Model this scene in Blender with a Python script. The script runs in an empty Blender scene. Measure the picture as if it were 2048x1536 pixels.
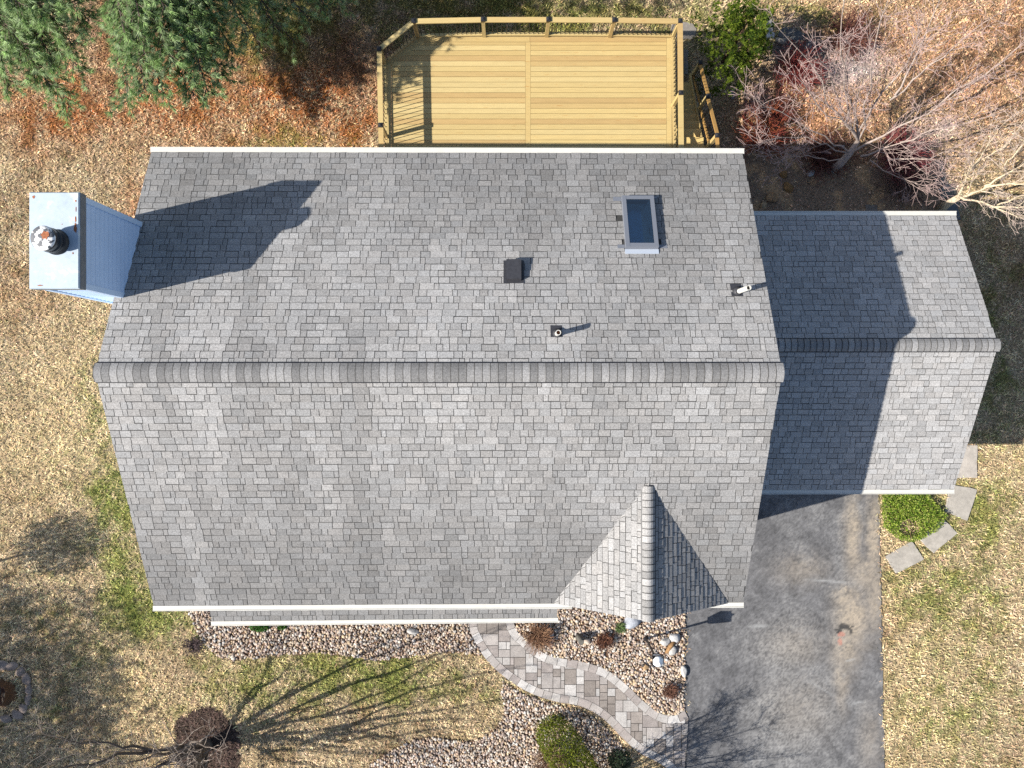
import bpy, math, random
import numpy as np
from mathutils import Vector

# ------------------------------------------------------------------ camera, sky, sun, exposure
S = bpy.context.scene
COL = S.collection
H, F, U0, V0 = 22.0, 1450.0, 1018.0, 768.0        # camera height, focal length in photo pixels, nadir
cam = bpy.data.cameras.new('camera'); co = bpy.data.objects.new('camera', cam); COL.objects.link(co)
co.location = (0, 0, H); co.rotation_euler = (0, 0, 0)
cam.sensor_width = 36; cam.lens = F*36/2048; cam.shift_x = 6/2048; cam.clip_end = 2000
S.camera = co
EL, AZ = math.radians(36.2), math.radians(15.2)     # light travels toward +X, a little +Y
LD = Vector((math.cos(EL)*math.cos(AZ), math.cos(EL)*math.sin(AZ), -math.sin(EL)))
w = bpy.data.worlds.new('World'); S.world = w; w.use_nodes = True
nt = w.node_tree; bg = nt.nodes['Background']
sky = nt.nodes.new('ShaderNodeTexSky'); sky.sky_type = 'NISHITA'; sky.sun_disc = False
sky.sun_elevation = EL; sky.sun_rotation = math.atan2(-LD.x, -LD.y); sky.ozone_density = 1.6
nt.links.new(sky.outputs[0], bg.inputs[0]); bg.inputs[1].default_value = 0.08
sl = bpy.data.lights.new('sun', 'SUN'); so = bpy.data.objects.new('sun', sl); COL.objects.link(so)
sl.energy = 4.8; sl.angle = math.radians(0.5); sl.color = (1, .955, .88)
so.rotation_euler = LD.to_track_quat('-Z', 'Y').to_euler(); so.location = (-20, -6, 30)
S.view_settings.view_transform = 'Standard'; S.view_settings.look = 'None'
S.view_settings.exposure = 1.12; S.view_settings.gamma = 1
S.render.engine = 'CYCLES'
S.cycles.use_denoising = False; S.cycles.max_bounces = 6; S.cycles.diffuse_bounces = 3
S.render.filter_size = 1.15

# ------------------------------------------------------------------ helpers
R = random.Random(7)
NR = np.random.default_rng(11)

def P(u, v, z=0.0):
    d = (H - z)/F
    return Vector(((u-U0)*d, (V0-v)*d, z))

def A(r, g, b, k=1.9):                      # the albedo that shows as this sunlit colour
    def l(c):
        c /= 255
        return c/12.92 if c <= .04045 else ((c+.055)/1.055)**2.4
    return (l(r)/k, l(g)/k, l(b)/k)

def tag(o, label=None, cat=None, group=None, kind=None):
    if label: o['label'] = label
    if cat: o['category'] = cat
    if group: o['group'] = group
    if kind: o['kind'] = kind
    return o

def empty(name, loc=(0, 0, 0)):
    o = bpy.data.objects.new(name, None); COL.objects.link(o); o.location = loc
    o.empty_display_size = .2
    return o

def link(name, me, m, parent=None):
    if m: me.materials.append(m)
    o = bpy.data.objects.new(name, me); COL.objects.link(o)
    if parent:
        o.parent = parent
        q = parent; off = Vector((0, 0, 0))
        while q: off += q.location; q = q.parent
        o.location = -off
    return o

def np_mesh(name, V, Fc, m, parent=None, fcol=None, vcol=None, smooth=False):
    V = np.asarray(V, dtype=np.float32).reshape(-1, 3); Fc = np.asarray(Fc, dtype=np.int32)
    me = bpy.data.meshes.new(name); n, k = Fc.shape
    me.vertices.add(len(V)); me.vertices.foreach_set('co', V.ravel())
    me.loops.add(n*k); me.loops.foreach_set('vertex_index', Fc.ravel())
    me.polygons.add(n); me.polygons.foreach_set('loop_start', np.arange(0, n*k, k, dtype=np.int32))
    me.polygons.foreach_set('loop_total', np.full(n, k, dtype=np.int32))
    if smooth: me.polygons.foreach_set('use_smooth', np.ones(n, dtype=bool))
    c = fcol if fcol is not None else vcol
    if c is not None:
        a = me.color_attributes.new('Col', 'FLOAT_COLOR', 'POINT') if vcol is not None else me.attributes.new('Col', 'FLOAT_COLOR', 'FACE')
        c4 = np.ones((len(c), 4), dtype=np.float32); c4[:, :3] = c
        a.data.foreach_set('color', c4.ravel())
    me.update(calc_edges=True)
    return link(name, me, m, parent)

class MB:
    def __init__(s): s.v = []; s.f = []; s.c = []; s.sm = []
    def face(s, pts, col=(1, 1, 1), sm=False):
        i = len(s.v); s.v += [tuple(p) for p in pts]; s.f.append(tuple(range(i, i+len(pts)))); s.c.append(col); s.sm.append(sm)
    def hexa(s, b, t, col=(1, 1, 1)):       # bottom ring, top ring (ccw from above)
        n = len(b); i = len(s.v); s.v += [tuple(p) for p in b] + [tuple(p) for p in t]
        s.f.append(tuple(range(i+n-1, i-1, -1))); s.f.append(tuple(range(i+n, i+2*n)))
        for k in range(n):
            j = (k+1) % n; s.f.append((i+k, i+j, i+n+j, i+n+k))
        s.c += [col]*(n+2); s.sm += [False]*(n+2)
    def box(s, x0, x1, y0, y1, z0, z1, col=(1, 1, 1)):
        q = [(x0, y0), (x1, y0), (x1, y1), (x0, y1)]
        s.hexa([(x, y, z0) for x, y in q], [(x, y, z1) for x, y in q], col)
    def bar(s, p, q, wd, ht, col=(1, 1, 1), up=(0, 0, 1)):   # rectangular bar p->q
        p, q, up = Vector(p), Vector(q), Vector(up); d = (q-p).normalized()
        sd = d.cross(up)
        if sd.length < 1e-4: sd = d.cross(Vector((1, 0, 0)))
        sd.normalize(); u2 = sd.cross(d)
        r = [sd*-wd/2-u2*ht/2, sd*wd/2-u2*ht/2, sd*wd/2+u2*ht/2, sd*-wd/2+u2*ht/2]
        s.hexa([q+k for k in r], [p+k for k in r], col)
    def tube(s, pts, rad, n=5, col=(1, 1, 1), cap=True, sm=True):
        pts = [Vector(p) for p in pts]; base = len(s.v); pn = None
        for k, p in enumerate(pts):
            d = (pts[min(k+1, len(pts)-1)] - pts[max(k-1, 0)])
            if d.length < 1e-7: d = Vector((0, 0, 1))
            d.normalize()
            if pn is None:
                pn = d.cross(Vector((.3, .9, .2)))
                if pn.length < .05: pn = d.cross(Vector((1, 0, 0)))
            pn = (pn - d*pn.dot(d)).normalized(); b = d.cross(pn); r = rad[k]
            for j in range(n):
                a = 2*math.pi*j/n; s.v.append(tuple(p + pn*(r*math.cos(a)) + b*(r*math.sin(a))))
        for k in range(len(pts)-1):
            for j in range(n):
                a, b2 = base+k*n+j, base+k*n+(j+1) % n
                s.f.append((a, b2, b2+n, a+n)); s.c.append(col); s.sm.append(sm)
        if cap:
            s.f.append(tuple(range(base+n-1, base-1, -1))); e = base+(len(pts)-1)*n
            s.f.append(tuple(range(e, e+n))); s.c += [col, col]; s.sm += [False, False]
    def lathe(s, c, prof, n=20, col=(1, 1, 1)):   # prof list of (r, z)
        s.tube([(c[0], c[1], c[2]+z) for r, z in prof], [r for r, z in prof], n, col)
    def build(s, name, m, parent=None):
        me = bpy.data.meshes.new(name); me.from_pydata(s.v, [], s.f)
        a = me.attributes.new('Col', 'FLOAT_COLOR', 'FACE')
        a.data.foreach_set('color', np.array([(*c[:3], 1) for c in s.c], dtype=np.float32).ravel())
        me.polygons.foreach_set('use_smooth', s.sm); me.update()
        return link(name, me, m, parent)

def hsh(i, j, s):
    n = (i*374761393 + j*668265263 + s*1442695041) & 0xffffffff
    n = ((n ^ (n >> 13))*1274126177) & 0xffffffff
    return ((n ^ (n >> 16)) & 0xffff)/65535.0
def vn(x, y, s=0):
    x = np.asarray(x, float); y = np.asarray(y, float)
    i = np.floor(x).astype(np.int64); j = np.floor(y).astype(np.int64); fx, fy = x-i, y-j
    fx = fx*fx*(3-2*fx); fy = fy*fy*(3-2*fy)
    a, b, c, d = hsh(i, j, s), hsh(i+1, j, s), hsh(i, j+1, s), hsh(i+1, j+1, s)
    return (a*(1-fx)+b*fx)*(1-fy) + (c*(1-fx)+d*fx)*fy
def fbm(x, y, s=0, o=4):
    r = 0; a = .5; t = 0
    for k in range(o):
        r = r + a*vn(np.asarray(x)*2**k, np.asarray(y)*2**k, s+k*17); t += a; a *= .55
    return r/t
def inpoly(u, v, poly):
    u = np.asarray(u, float); v = np.asarray(v, float); r = np.zeros(u.shape, bool); n = len(poly)
    for k in range(n):
        x0, y0 = poly[k]; x1, y1 = poly[(k+1) % n]
        if y0 == y1: continue
        r ^= ((y0 > v) != (y1 > v)) & (u < (x1-x0)*(v-y0)/(y1-y0)+x0)
    return r
def sstep(a, b, x):
    t = np.clip((x-a)/(b-a), 0, 1); return t*t*(3-2*t)

# ------------------------------------------------------------------ materials
def mat(name, col=(1, 1, 1), rough=.85, attr=True, noise=(), bump=None, metal=0., spec=.3, two=None, stretch=(1, 1, 1)):
    """colour (x per-face colour) x noises; two = (colour, scale, low, high) mixes in patches of a second colour"""
    m = bpy.data.materials.new(name); m.use_nodes = True; t = m.node_tree; N = t.nodes; L = t.links
    b = N['Principled BSDF']; b.inputs['Roughness'].default_value = rough; b.inputs['Metallic'].default_value = metal
    b.inputs['Specular IOR Level'].default_value = spec
    tc = N.new('ShaderNodeTexCoord'); mp = N.new('ShaderNodeMapping'); mp.inputs['Scale'].default_value = stretch
    L.new(tc.outputs['Object'], mp.inputs['Vector'])
    rgb = N.new('ShaderNodeRGB'); rgb.outputs[0].default_value = (*col, 1); cur = rgb.outputs[0]
    def mul(c, fac):
        x = N.new('ShaderNodeMix'); x.data_type = 'RGBA'; x.blend_type = 'MULTIPLY'; x.inputs[0].default_value = 1
        L.new(c, x.inputs[6]); L.new(fac, x.inputs[7]); return x.outputs[2]
    if two:
        n = N.new('ShaderNodeTexNoise'); n.inputs['Scale'].default_value = two[1]; n.inputs['Detail'].default_value = 5
        L.new(mp.outputs[0], n.inputs['Vector'])
        r = N.new('ShaderNodeMapRange'); r.inputs[1].default_value = two[2]; r.inputs[2].default_value = two[3]
        L.new(n.outputs[0], r.inputs[0])
        x = N.new('ShaderNodeMix'); x.data_type = 'RGBA'; L.new(r.outputs[0], x.inputs[0]); L.new(cur, x.inputs[6]); x.inputs[7].default_value = (*two[0], 1)
        cur = x.outputs[2]
    if attr:
        at = N.new('ShaderNodeAttribute'); at.attribute_name = 'Col'; cur = mul(cur, at.outputs['Color'])
    for sc, am in noise:
        n = N.new('ShaderNodeTexNoise'); n.inputs['Scale'].default_value = sc; n.inputs['Detail'].default_value = 3
        L.new(mp.outputs[0], n.inputs['Vector'])
        r = N.new('ShaderNodeMapRange'); r.inputs[1].default_value = .25; r.inputs[2].default_value = .75
        r.inputs[3].default_value = 1-am; r.inputs[4].default_value = 1+am; r.clamp = False
        L.new(n.outputs[0], r.inputs[0]); cur = mul(cur, r.outputs[0])
    L.new(cur, b.inputs['Base Color'])
    if bump:
        n = N.new('ShaderNodeTexNoise'); n.inputs['Scale'].default_value = bump[0]; n.inputs['Detail'].default_value = 4
        L.new(mp.outputs[0], n.inputs['Vector'])
        bp = N.new('ShaderNodeBump'); bp.inputs['Strength'].default_value = bump[1]; bp.inputs['Distance'].default_value = bump[2]
        L.new(n.outputs[0], bp.inputs['Height']); L.new(bp.outputs[0], b.inputs['Normal'])
    return m

M = {}
M['shingle'] = mat('asphalt_shingle', noise=((1.2, .05), (30, .24), (70, .42)), rough=.92, spec=.2, bump=(60, .5, .006))
M['white'] = mat('white_painted_metal', (.48, .465, .42), rough=.45, noise=((6, .05),))
M['siding'] = mat('pale_siding', (.47, .61, .82), rough=.55, noise=((3, .04),))
M['trim'] = mat('pale_trim', (.52, .66, .85), rough=.5)
M['darkmetal'] = mat('dark_metal', (.035, .035, .04), rough=.5, noise=((20, .2),))
M['black'] = mat('black_metal', (.015, .015, .018), rough=.4)
M['greymetal'] = mat('grey_metal', (.17, .18, .205), rough=.45, metal=.2)
M['capmetal'] = mat('weathered_metal_cap', (.36, .42, .475), rough=.4, metal=.1, noise=((2.5, .10), (14, .06)), two=((.52, .52, .50), 5, .58, .70))
M['skirt'] = mat('cap_skirt_metal', (.16, .17, .18), rough=.5, noise=((8, .2),))
M['flue'] = mat('black_flue', (.02, .022, .026), rough=.35, noise=((10, .3),))
M['peel'] = mat('peeling_paint', (.78, .76, .73), rough=.6, two=((.10, .105, .115), 7, .52, .55))
M['rust'] = mat('rust', (.28, .10, .045), rough=.9, noise=((25, .4),))
M['wood'] = mat('new_pine_lumber', noise=((3, .06), (1.6, .05)), rough=.7, stretch=(1, 9, 9), two=((.74, .50, .28), 3.2, .64, .80), col=(1, 1, 1))
M['asphalt'] = mat('asphalt', noise=((9, .10), (60, .22)), rough=.9, bump=(80, .4, .008))
M['ground'] = mat('lawn_soil', noise=((14, .35), (55, .45)), rough=.95, bump=(30, .8, .03), spec=.1)
M['blade'] = mat('grass_blade', rough=.8, spec=.1)
M['stone'] = mat('river_stone', noise=((18, .18), (60, .12)), rough=.8)
M['rock'] = mat('boulder_stone', noise=((5, .22), (22, .2)), rough=.85, bump=(9, .5, .04))
M['paver'] = mat('concrete_paver', noise=((5, .16), (24, .20), (70, .12)), rough=.9, bump=(26, .4, .01))
M['slab'] = mat('flagstone', noise=((2.5, .15), (12, .14), (60, .12)), rough=.9, bump=(20, .3, .01))
M['soil'] = mat('bed_soil', noise=((8, .3), (40, .4)), rough=.95, bump=(25, .8, .03))
M['bark'] = mat('bark', noise=((12, .25), (40, .2)), rough=.9, bump=(25, .5, .02), stretch=(1, 1, .4))
M['needle'] = mat('foliage', rough=.65, spec=.25)
t_ = M['needle'].node_tree; pb_ = t_.nodes['Principled BSDF']; tl_ = t_.nodes.new('ShaderNodeBsdfTranslucent'); mx_ = t_.nodes.new('ShaderNodeMixShader'); mx_.inputs[0].default_value = .45
t_.links.new(pb_.inputs['Base Color'].links[0].from_socket, tl_.inputs[0]); t_.links.new(pb_.outputs[0], mx_.inputs[1]); t_.links.new(tl_.outputs[0], mx_.inputs[2]); t_.links.new(mx_.outputs[0], t_.nodes['Material Output'].inputs[0])
M['glass'] = None
g = bpy.data.materials.new('skylight_glass'); g.use_nodes = True
t = g.node_tree; t.nodes.clear(); N_ = t.nodes.new
ou, mx, tr, gl, fr = N_('ShaderNodeOutputMaterial'), N_('ShaderNodeMixShader'), N_('ShaderNodeBsdfTransparent'), N_('ShaderNodeBsdfGlossy'), N_('ShaderNodeFresnel')
tr.inputs[0].default_value = (.80, .92, .96, 1); gl.inputs['Roughness'].default_value = .03; fr.inputs[0].default_value = 2.2
t.links.new(fr.outputs[0], mx.inputs[0]); t.links.new(tr.outputs[0], mx.inputs[1]); t.links.new(gl.outputs[0], mx.inputs[2]); t.links.new(mx.outputs[0], ou.inputs[0])
M['glass'] = g
M['well'] = mat('light_shaft_wall', (.74, .84, .80), rough=.8)
M['floor'] = mat('sky_reflection_floor', (.26, .52, .74), rough=.4)  # blue stands in for the sky reflected in the skylight

# ------------------------------------------------------------------ ground zones (colours by photo position on the ground)
DRIVE = [(1371, 860), (1757, 860), (1757, 985), (1762, 1180), (1766, 1400), (1769, 1536), (1775, 1950), (1362, 1950), (1366, 1500), (1371, 1300)]
PLOW = [(938, 1150), (938, 1245), (946, 1275), (972, 1318), (1010, 1354), (1058, 1384), (1110, 1402), (1162, 1412), (1205, 1436), (1243, 1474), (1276, 1503), (1312, 1522), (1338, 1540), (1354, 1565), (1362, 1600)]
PUP = [(1025, 1150), (1028, 1245), (1052, 1278), (1090, 1306), (1122, 1315), (1164, 1322), (1212, 1338), (1252, 1368), (1290, 1404), (1318, 1424), (1345, 1430), (1369, 1420)]
def smooth_line(p, n=6):
    o = []
    for k in range(len(p)-1):
        a, b, c, d = p[max(k-1, 0)], p[k], p[k+1], p[min(k+2, len(p)-1)]
        for t in range(n):
            t /= n
            o.append(tuple(.5*(2*b[i]+(c[i]-a[i])*t+(2*a[i]-5*b[i]+4*c[i]-d[i])*t*t+(3*b[i]-a[i]-3*c[i]+d[i])*t**3) for i in (0, 1)))
    return o+[p[-1]]
PLOW, PUP = smooth_line(PLOW), smooth_line(PUP)
PATH = PLOW + [(1366, 1600)] + PUP[::-1]
BED1 = [(372, 1150), (373, 1215), (385, 1240), (397, 1268), (412, 1292), (436, 1312), (466, 1320), (515, 1316), (575, 1308), (640, 1305), (700, 1312), (755, 1321), (810, 1315), (860, 1306), (915, 1304), (965, 1310)] + [(950, 1285), (942, 1262), (936, 1230), (936, 1150)]
BED2 = PUP[4:-1] + [(1369, 1420), (1371, 1300), (1371, 1150), (1040, 1150)]
BED3 = [(1006, 1362), (1002, 1385), (1010, 1410), (1004, 1440), (985, 1462), (945, 1482), (905, 1480), (868, 1474), (828, 1478), (790, 1496), (756, 1516), (735, 1536), (715, 1570), (700, 1640), (1240, 1640), (1252, 1560), (1256, 1510), (1232, 1474), (1196, 1440), (1156, 1418), (1106, 1408), (1054, 1390)]
MULCH = [(402, 1412), (420, 1409), (438, 1420), (462, 1440), (474, 1462), (484, 1490), (482, 1520), (470, 1560), (400, 1600), (370, 1560), (352, 1500), (348, 1462), (352, 1440), (372, 1432)]
SOIL = [(1480, 300), (1510, 308), (1580, 312), (1660, 330), (1760, 330), (1850, 340), (1905, 400), (1925, 450), (1930, 560), (1480, 560)]
HOUSEPX = [(430, 425), (1345, 425), (1345, 500), (1765, 500), (1765, 930), (1345, 930), (1345, 1085), (430, 1085)]

def uv(x, y): return U0+np.asarray(x)*F/H, V0-np.asarray(y)*F/H
def blob(u, v, L):
    r = np.zeros(np.shape(u))
    for cu, cv, ru, rv, wt in L:
        r = np.maximum(r, wt*np.exp(-(((u-cu)/ru)**2+((v-cv)/rv)**2)))
    return r
GREEN = [(235, 1000, 75, 130, .62), (300, 1220, 120, 80, .72), (250, 1120, 80, 90, .5), (740, 1370, 240, 60, .55), (500, 1390, 170, 70, .45), (430, 1300, 80, 60, .4), (1950, 1040, 150, 90, .5), (1900, 1180, 160, 100, .45), (1930, 1400, 160, 190, .34), (130, 930, 120, 90, .22), (1050, 30, 420, 75, .62), (1330, 60, 120, 80, .4), (620, 280, 140, 50, .28), (560, 40, 180, 70, .6), (1640, 40, 120, 40, .35), (90, 1230, 120, 90, .22), (60, 1420, 90, 60, .3), (180, 1330, 60, 60, .2), (1990, 700, 60, 250, .35), (240, 640, 60, 60, .2), (190, 810, 60, 120, .3)]
ORANGE = [(600, 190, 190, 110, 1.1), (715, 230, 60, 130, 1.), (150, 215, 240, 80, .95), (350, 190, 210, 120, 1.), (272, 430, 45, 110, .75), (480, 260, 120, 50, .6), (30, 590, 90, 60, .3), (1930, 90, 220, 160, .45), (1620, 250, 150, 70, .7), (1720, 330, 160, 40, .5), (2010, 560, 80, 130, .35), (450, 90, 250, 90, .7), (1060, 1265, 40, 30, .5), (320, 1180, 20, 30, .3)]
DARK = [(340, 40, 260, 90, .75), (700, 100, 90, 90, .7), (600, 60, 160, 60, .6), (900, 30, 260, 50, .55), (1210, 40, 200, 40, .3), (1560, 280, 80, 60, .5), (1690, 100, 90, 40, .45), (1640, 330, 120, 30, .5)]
STRAW = [(100, 900, 140, 160, .7), (120, 760, 130, 130, .6), (245, 1390, 50, 130, 1.), (350, 1440, 110, 50, .6), (190, 580, 80, 70, .4), (1830, 1420, 70, 180, .6), (1800, 1180, 40, 160, .6), (1960, 400, 90, 60, .6), (1985, 950, 90, 50, .5), (420, 1350, 130, 40, .3), (950, 1420, 60, 50, .2), (1300, 1525, 50, 30, .8)]
LITTER = [(1720, 90, 200, 110, .85), (1900, 160, 200, 160, .75), (1640, 230, 140, 80, .9), (1560, 260, 80, 60, .8), (1720, 330, 150, 45, .7), (1950, 60, 140, 100, .6), (1000, 30, 300, 40, .3)]
PALE = [(1700, 140, 45, 35, .9), (1725, 110, 30, 30, .6), (1840, 300, 40, 40, .5), (1870, 375, 28, 50, .7)]
GRAVEL = [(1610, 105, 60, 35, .9), (1570, 90, 40, 20, .8), (1660, 130, 40, 20, .7)]
C = dict(tan=A(206, 182, 144), tan2=A(236, 220, 188), brown=A(140, 108, 76), orange=A(182, 104, 50), red=A(122, 62, 38),
         green=A(146, 150, 76), dgreen=A(92, 110, 50), straw=A(232, 206, 156), litter=A(208, 158, 122), litter2=A(168, 110, 78),
         soil=A(176, 150, 124), soil2=A(222, 184, 140), mulch=A(92, 76, 68), pale=A(214, 198, 190), grav=A(112, 108, 108))
C = {k: np.array(v) for k, v in C.items()}
def gcol(x, y, jit=0.):
    """ground colour and litter weight at world points; jit scatters the lookup so that zones fray"""
    x = np.asarray(x, float); y = np.asarray(y, float)
    u, v = uv(x, y)
    uu = u+60*(fbm(x*.9, y*.9, 3)-.5)*2; vv = v+60*(fbm(x*.9, y*.9, 9)-.5)*2
    n1, n2, n3 = fbm(x*.7, y*.7, 21), fbm(x*2.6, y*2.6, 22), fbm(x*7, y*7, 23, 3)
    rnd = NR.random(x.shape)*jit + .5*(1-jit)
    c = np.empty(x.shape+(3,)); c[:] = C['tan']
    def mix(c, col, t): t = np.clip(t, 0, 1)[..., None]; return c*(1-t)+col*t
    c = mix(c, C['brown'], sstep(.42, .7, n1*.3+n2*.4+n3*.3)*.75)
    c = mix(c, C['tan2'], sstep(.48, .75, n3*.7+rnd*.3)*.5)
    c = mix(c, C['straw'], blob(uu, vv, STRAW)*(.45+.6*n3))
    ora = blob(uu, vv, ORANGE); c = mix(c, C['orange'], ora*sstep(.25, .6, n2*.5+rnd*.5)*.9)
    c = mix(c, C['red'], ora*sstep(.5, .75, n3*.6+rnd*.4)*.6)
    li = blob(uu, vv, LITTER); c = mix(c, C['litter'], li*.7); c = mix(c, C['litter2'], li*sstep(.5, .8, n3*.4+rnd*.6))
    gr = .10+blob(uu, vv, GREEN)
    gt = sstep(.62-gr*.62, .86-gr*.5, n2*.45+n3*.3+rnd*.25)
    c = mix(c, C['green'], gt*np.clip(.25+gr, 0, .95)); c = mix(c, C['dgreen'], gt*sstep(.45, .8, n3*.5+rnd*.5)*np.clip(gr*1.1, 0, .8))
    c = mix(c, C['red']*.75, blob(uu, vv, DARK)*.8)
    c = mix(c, C['pale'], blob(uu, vv, PALE)*1.1); c = mix(c, C['grav'], blob(uu, vv, GRAVEL)*1.1)
    ru = u+10*(n3-.5)*2; rv = v+10*(n2-.5)*2
    s = inpoly(ru, rv, SOIL); sc = C['soil']*(1-sstep(.55, .7, n2)[..., None])+C['soil2']*sstep(.55, .7, n2)[..., None]
    c[s] = sc[s]
    m = inpoly(ru, rv, MULCH); c[m] = C['mulch']*(.8+.5*rnd[m])[..., None]
    return c, np.where(s, .9, li), s, m

def axis(lo, hi, st): return np.concatenate([[-600, -200, -80, -40, -26], np.arange(lo, hi+st/2, st), [26, 40, 80, 200, 600]])
gx, gy = axis(-17.2, 17.2, .08), axis(-13.2, 13.2, .08)
GX, GY = np.meshgrid(gx, gy)
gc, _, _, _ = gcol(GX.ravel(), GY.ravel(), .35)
gz = (fbm(GX.ravel()*1.3, GY.ravel()*1.3, 5, 3)-.5)*.03 - .015
nx, ny = len(gx), len(gy); ii = np.arange(nx*ny).reshape(ny, nx)
Fq = np.stack([ii[:-1, :-1], ii[:-1, 1:], ii[1:, 1:], ii[1:, :-1]], -1).reshape(-1, 4)
tag(np_mesh('lawn', np.stack([GX.ravel(), GY.ravel(), gz], -1), Fq, M['ground'], vcol=gc*.95), kind='structure')

# grass and fallen leaves: loose blades over the open ground
NB = 520000
bx = NR.uniform(-17, 17, NB); by = NR.uniform(-13, 13, NB); bu, bv = uv(bx, by)
bad = inpoly(bu, bv, HOUSEPX) | inpoly(bu+4*NR.normal(size=NB), bv, DRIVE) | inpoly(bu, bv, PATH)
for q in ([(1886, 890), (1954, 890), (1953, 956), (1886, 956)], [(1900, 968), (1954, 978), (1934, 1042), (1889, 1022)], [(1884, 1034), (1914, 1066), (1866, 1106), (1838, 1078)], [(1824, 1082), (1848, 1118), (1791, 1147), (1769, 1112)], [(1345, 40), (1385, 48), (1394, 60), (1388, 78), (1362, 80), (1340, 66)]): bad |= inpoly(bu, bv, q)
for q in (BED1, BED2, BED3): bad |= inpoly(bu+3*NR.normal(size=NB), bv+3*NR.normal(size=NB), q)
bx, by, bu, bv = (a[~bad] for a in (bx, by, bu, bv))
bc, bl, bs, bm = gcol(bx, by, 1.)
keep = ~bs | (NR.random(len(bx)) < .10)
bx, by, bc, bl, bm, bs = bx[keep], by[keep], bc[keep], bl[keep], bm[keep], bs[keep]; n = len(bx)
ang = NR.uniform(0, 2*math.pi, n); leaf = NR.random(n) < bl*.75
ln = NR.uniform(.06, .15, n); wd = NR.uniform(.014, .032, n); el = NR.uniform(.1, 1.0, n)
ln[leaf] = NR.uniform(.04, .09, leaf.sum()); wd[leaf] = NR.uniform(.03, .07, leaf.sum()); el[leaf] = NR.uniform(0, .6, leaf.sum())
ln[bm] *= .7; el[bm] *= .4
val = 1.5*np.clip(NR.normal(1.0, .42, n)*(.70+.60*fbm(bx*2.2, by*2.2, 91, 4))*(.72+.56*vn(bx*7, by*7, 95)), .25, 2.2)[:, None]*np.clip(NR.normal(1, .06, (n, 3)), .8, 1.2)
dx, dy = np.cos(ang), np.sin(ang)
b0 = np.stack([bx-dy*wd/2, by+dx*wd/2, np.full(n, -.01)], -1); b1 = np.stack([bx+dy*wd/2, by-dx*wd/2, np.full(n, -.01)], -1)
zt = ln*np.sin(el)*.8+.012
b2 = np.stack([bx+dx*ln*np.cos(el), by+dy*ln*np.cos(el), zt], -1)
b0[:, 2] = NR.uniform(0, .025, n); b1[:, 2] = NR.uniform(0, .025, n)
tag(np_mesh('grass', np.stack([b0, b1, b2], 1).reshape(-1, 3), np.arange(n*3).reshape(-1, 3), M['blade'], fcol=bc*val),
    'dry winter lawn with tan straw, green patches and fallen needles', 'grass', kind='stuff')

# driveway
def sheet(name, poly, z, m, st=.05, fn=None, x1=None):
    p = [P(*q) for q in poly]; xs = [q.x for q in p]; ys = [q.y for q in p]
    X = np.arange(min(xs), max(xs)+st, st); Y = np.arange(min(ys), max(ys)+st, st); XX, YY = np.meshgrid(X, Y)
    k = np.arange(XX.size).reshape(XX.shape)
    q = np.stack([k[:-1, :-1], k[:-1, 1:], k[1:, 1:], k[1:, :-1]], -1).reshape(-1, 4)
    cx = XX.ravel()[q].mean(1); cy = YY.ravel()[q].mean(1); u, v = uv(cx, cy)
    wob = 2.2*(fbm(cx*5, cy*5, 31, 3)-.5)*2
    q = q[inpoly(u+wob, v+wob, poly)]
    used, inv = np.unique(q, return_inverse=True); Xv, Yv = XX.ravel()[used], YY.ravel()[used]
    return np_mesh(name, np.stack([Xv, Yv, np.full(len(Xv), z)+.004*fbm(Xv*6, Yv*6, 44)], -1), inv.reshape(-1, 4), m, vcol=fn(Xv, Yv))
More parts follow.
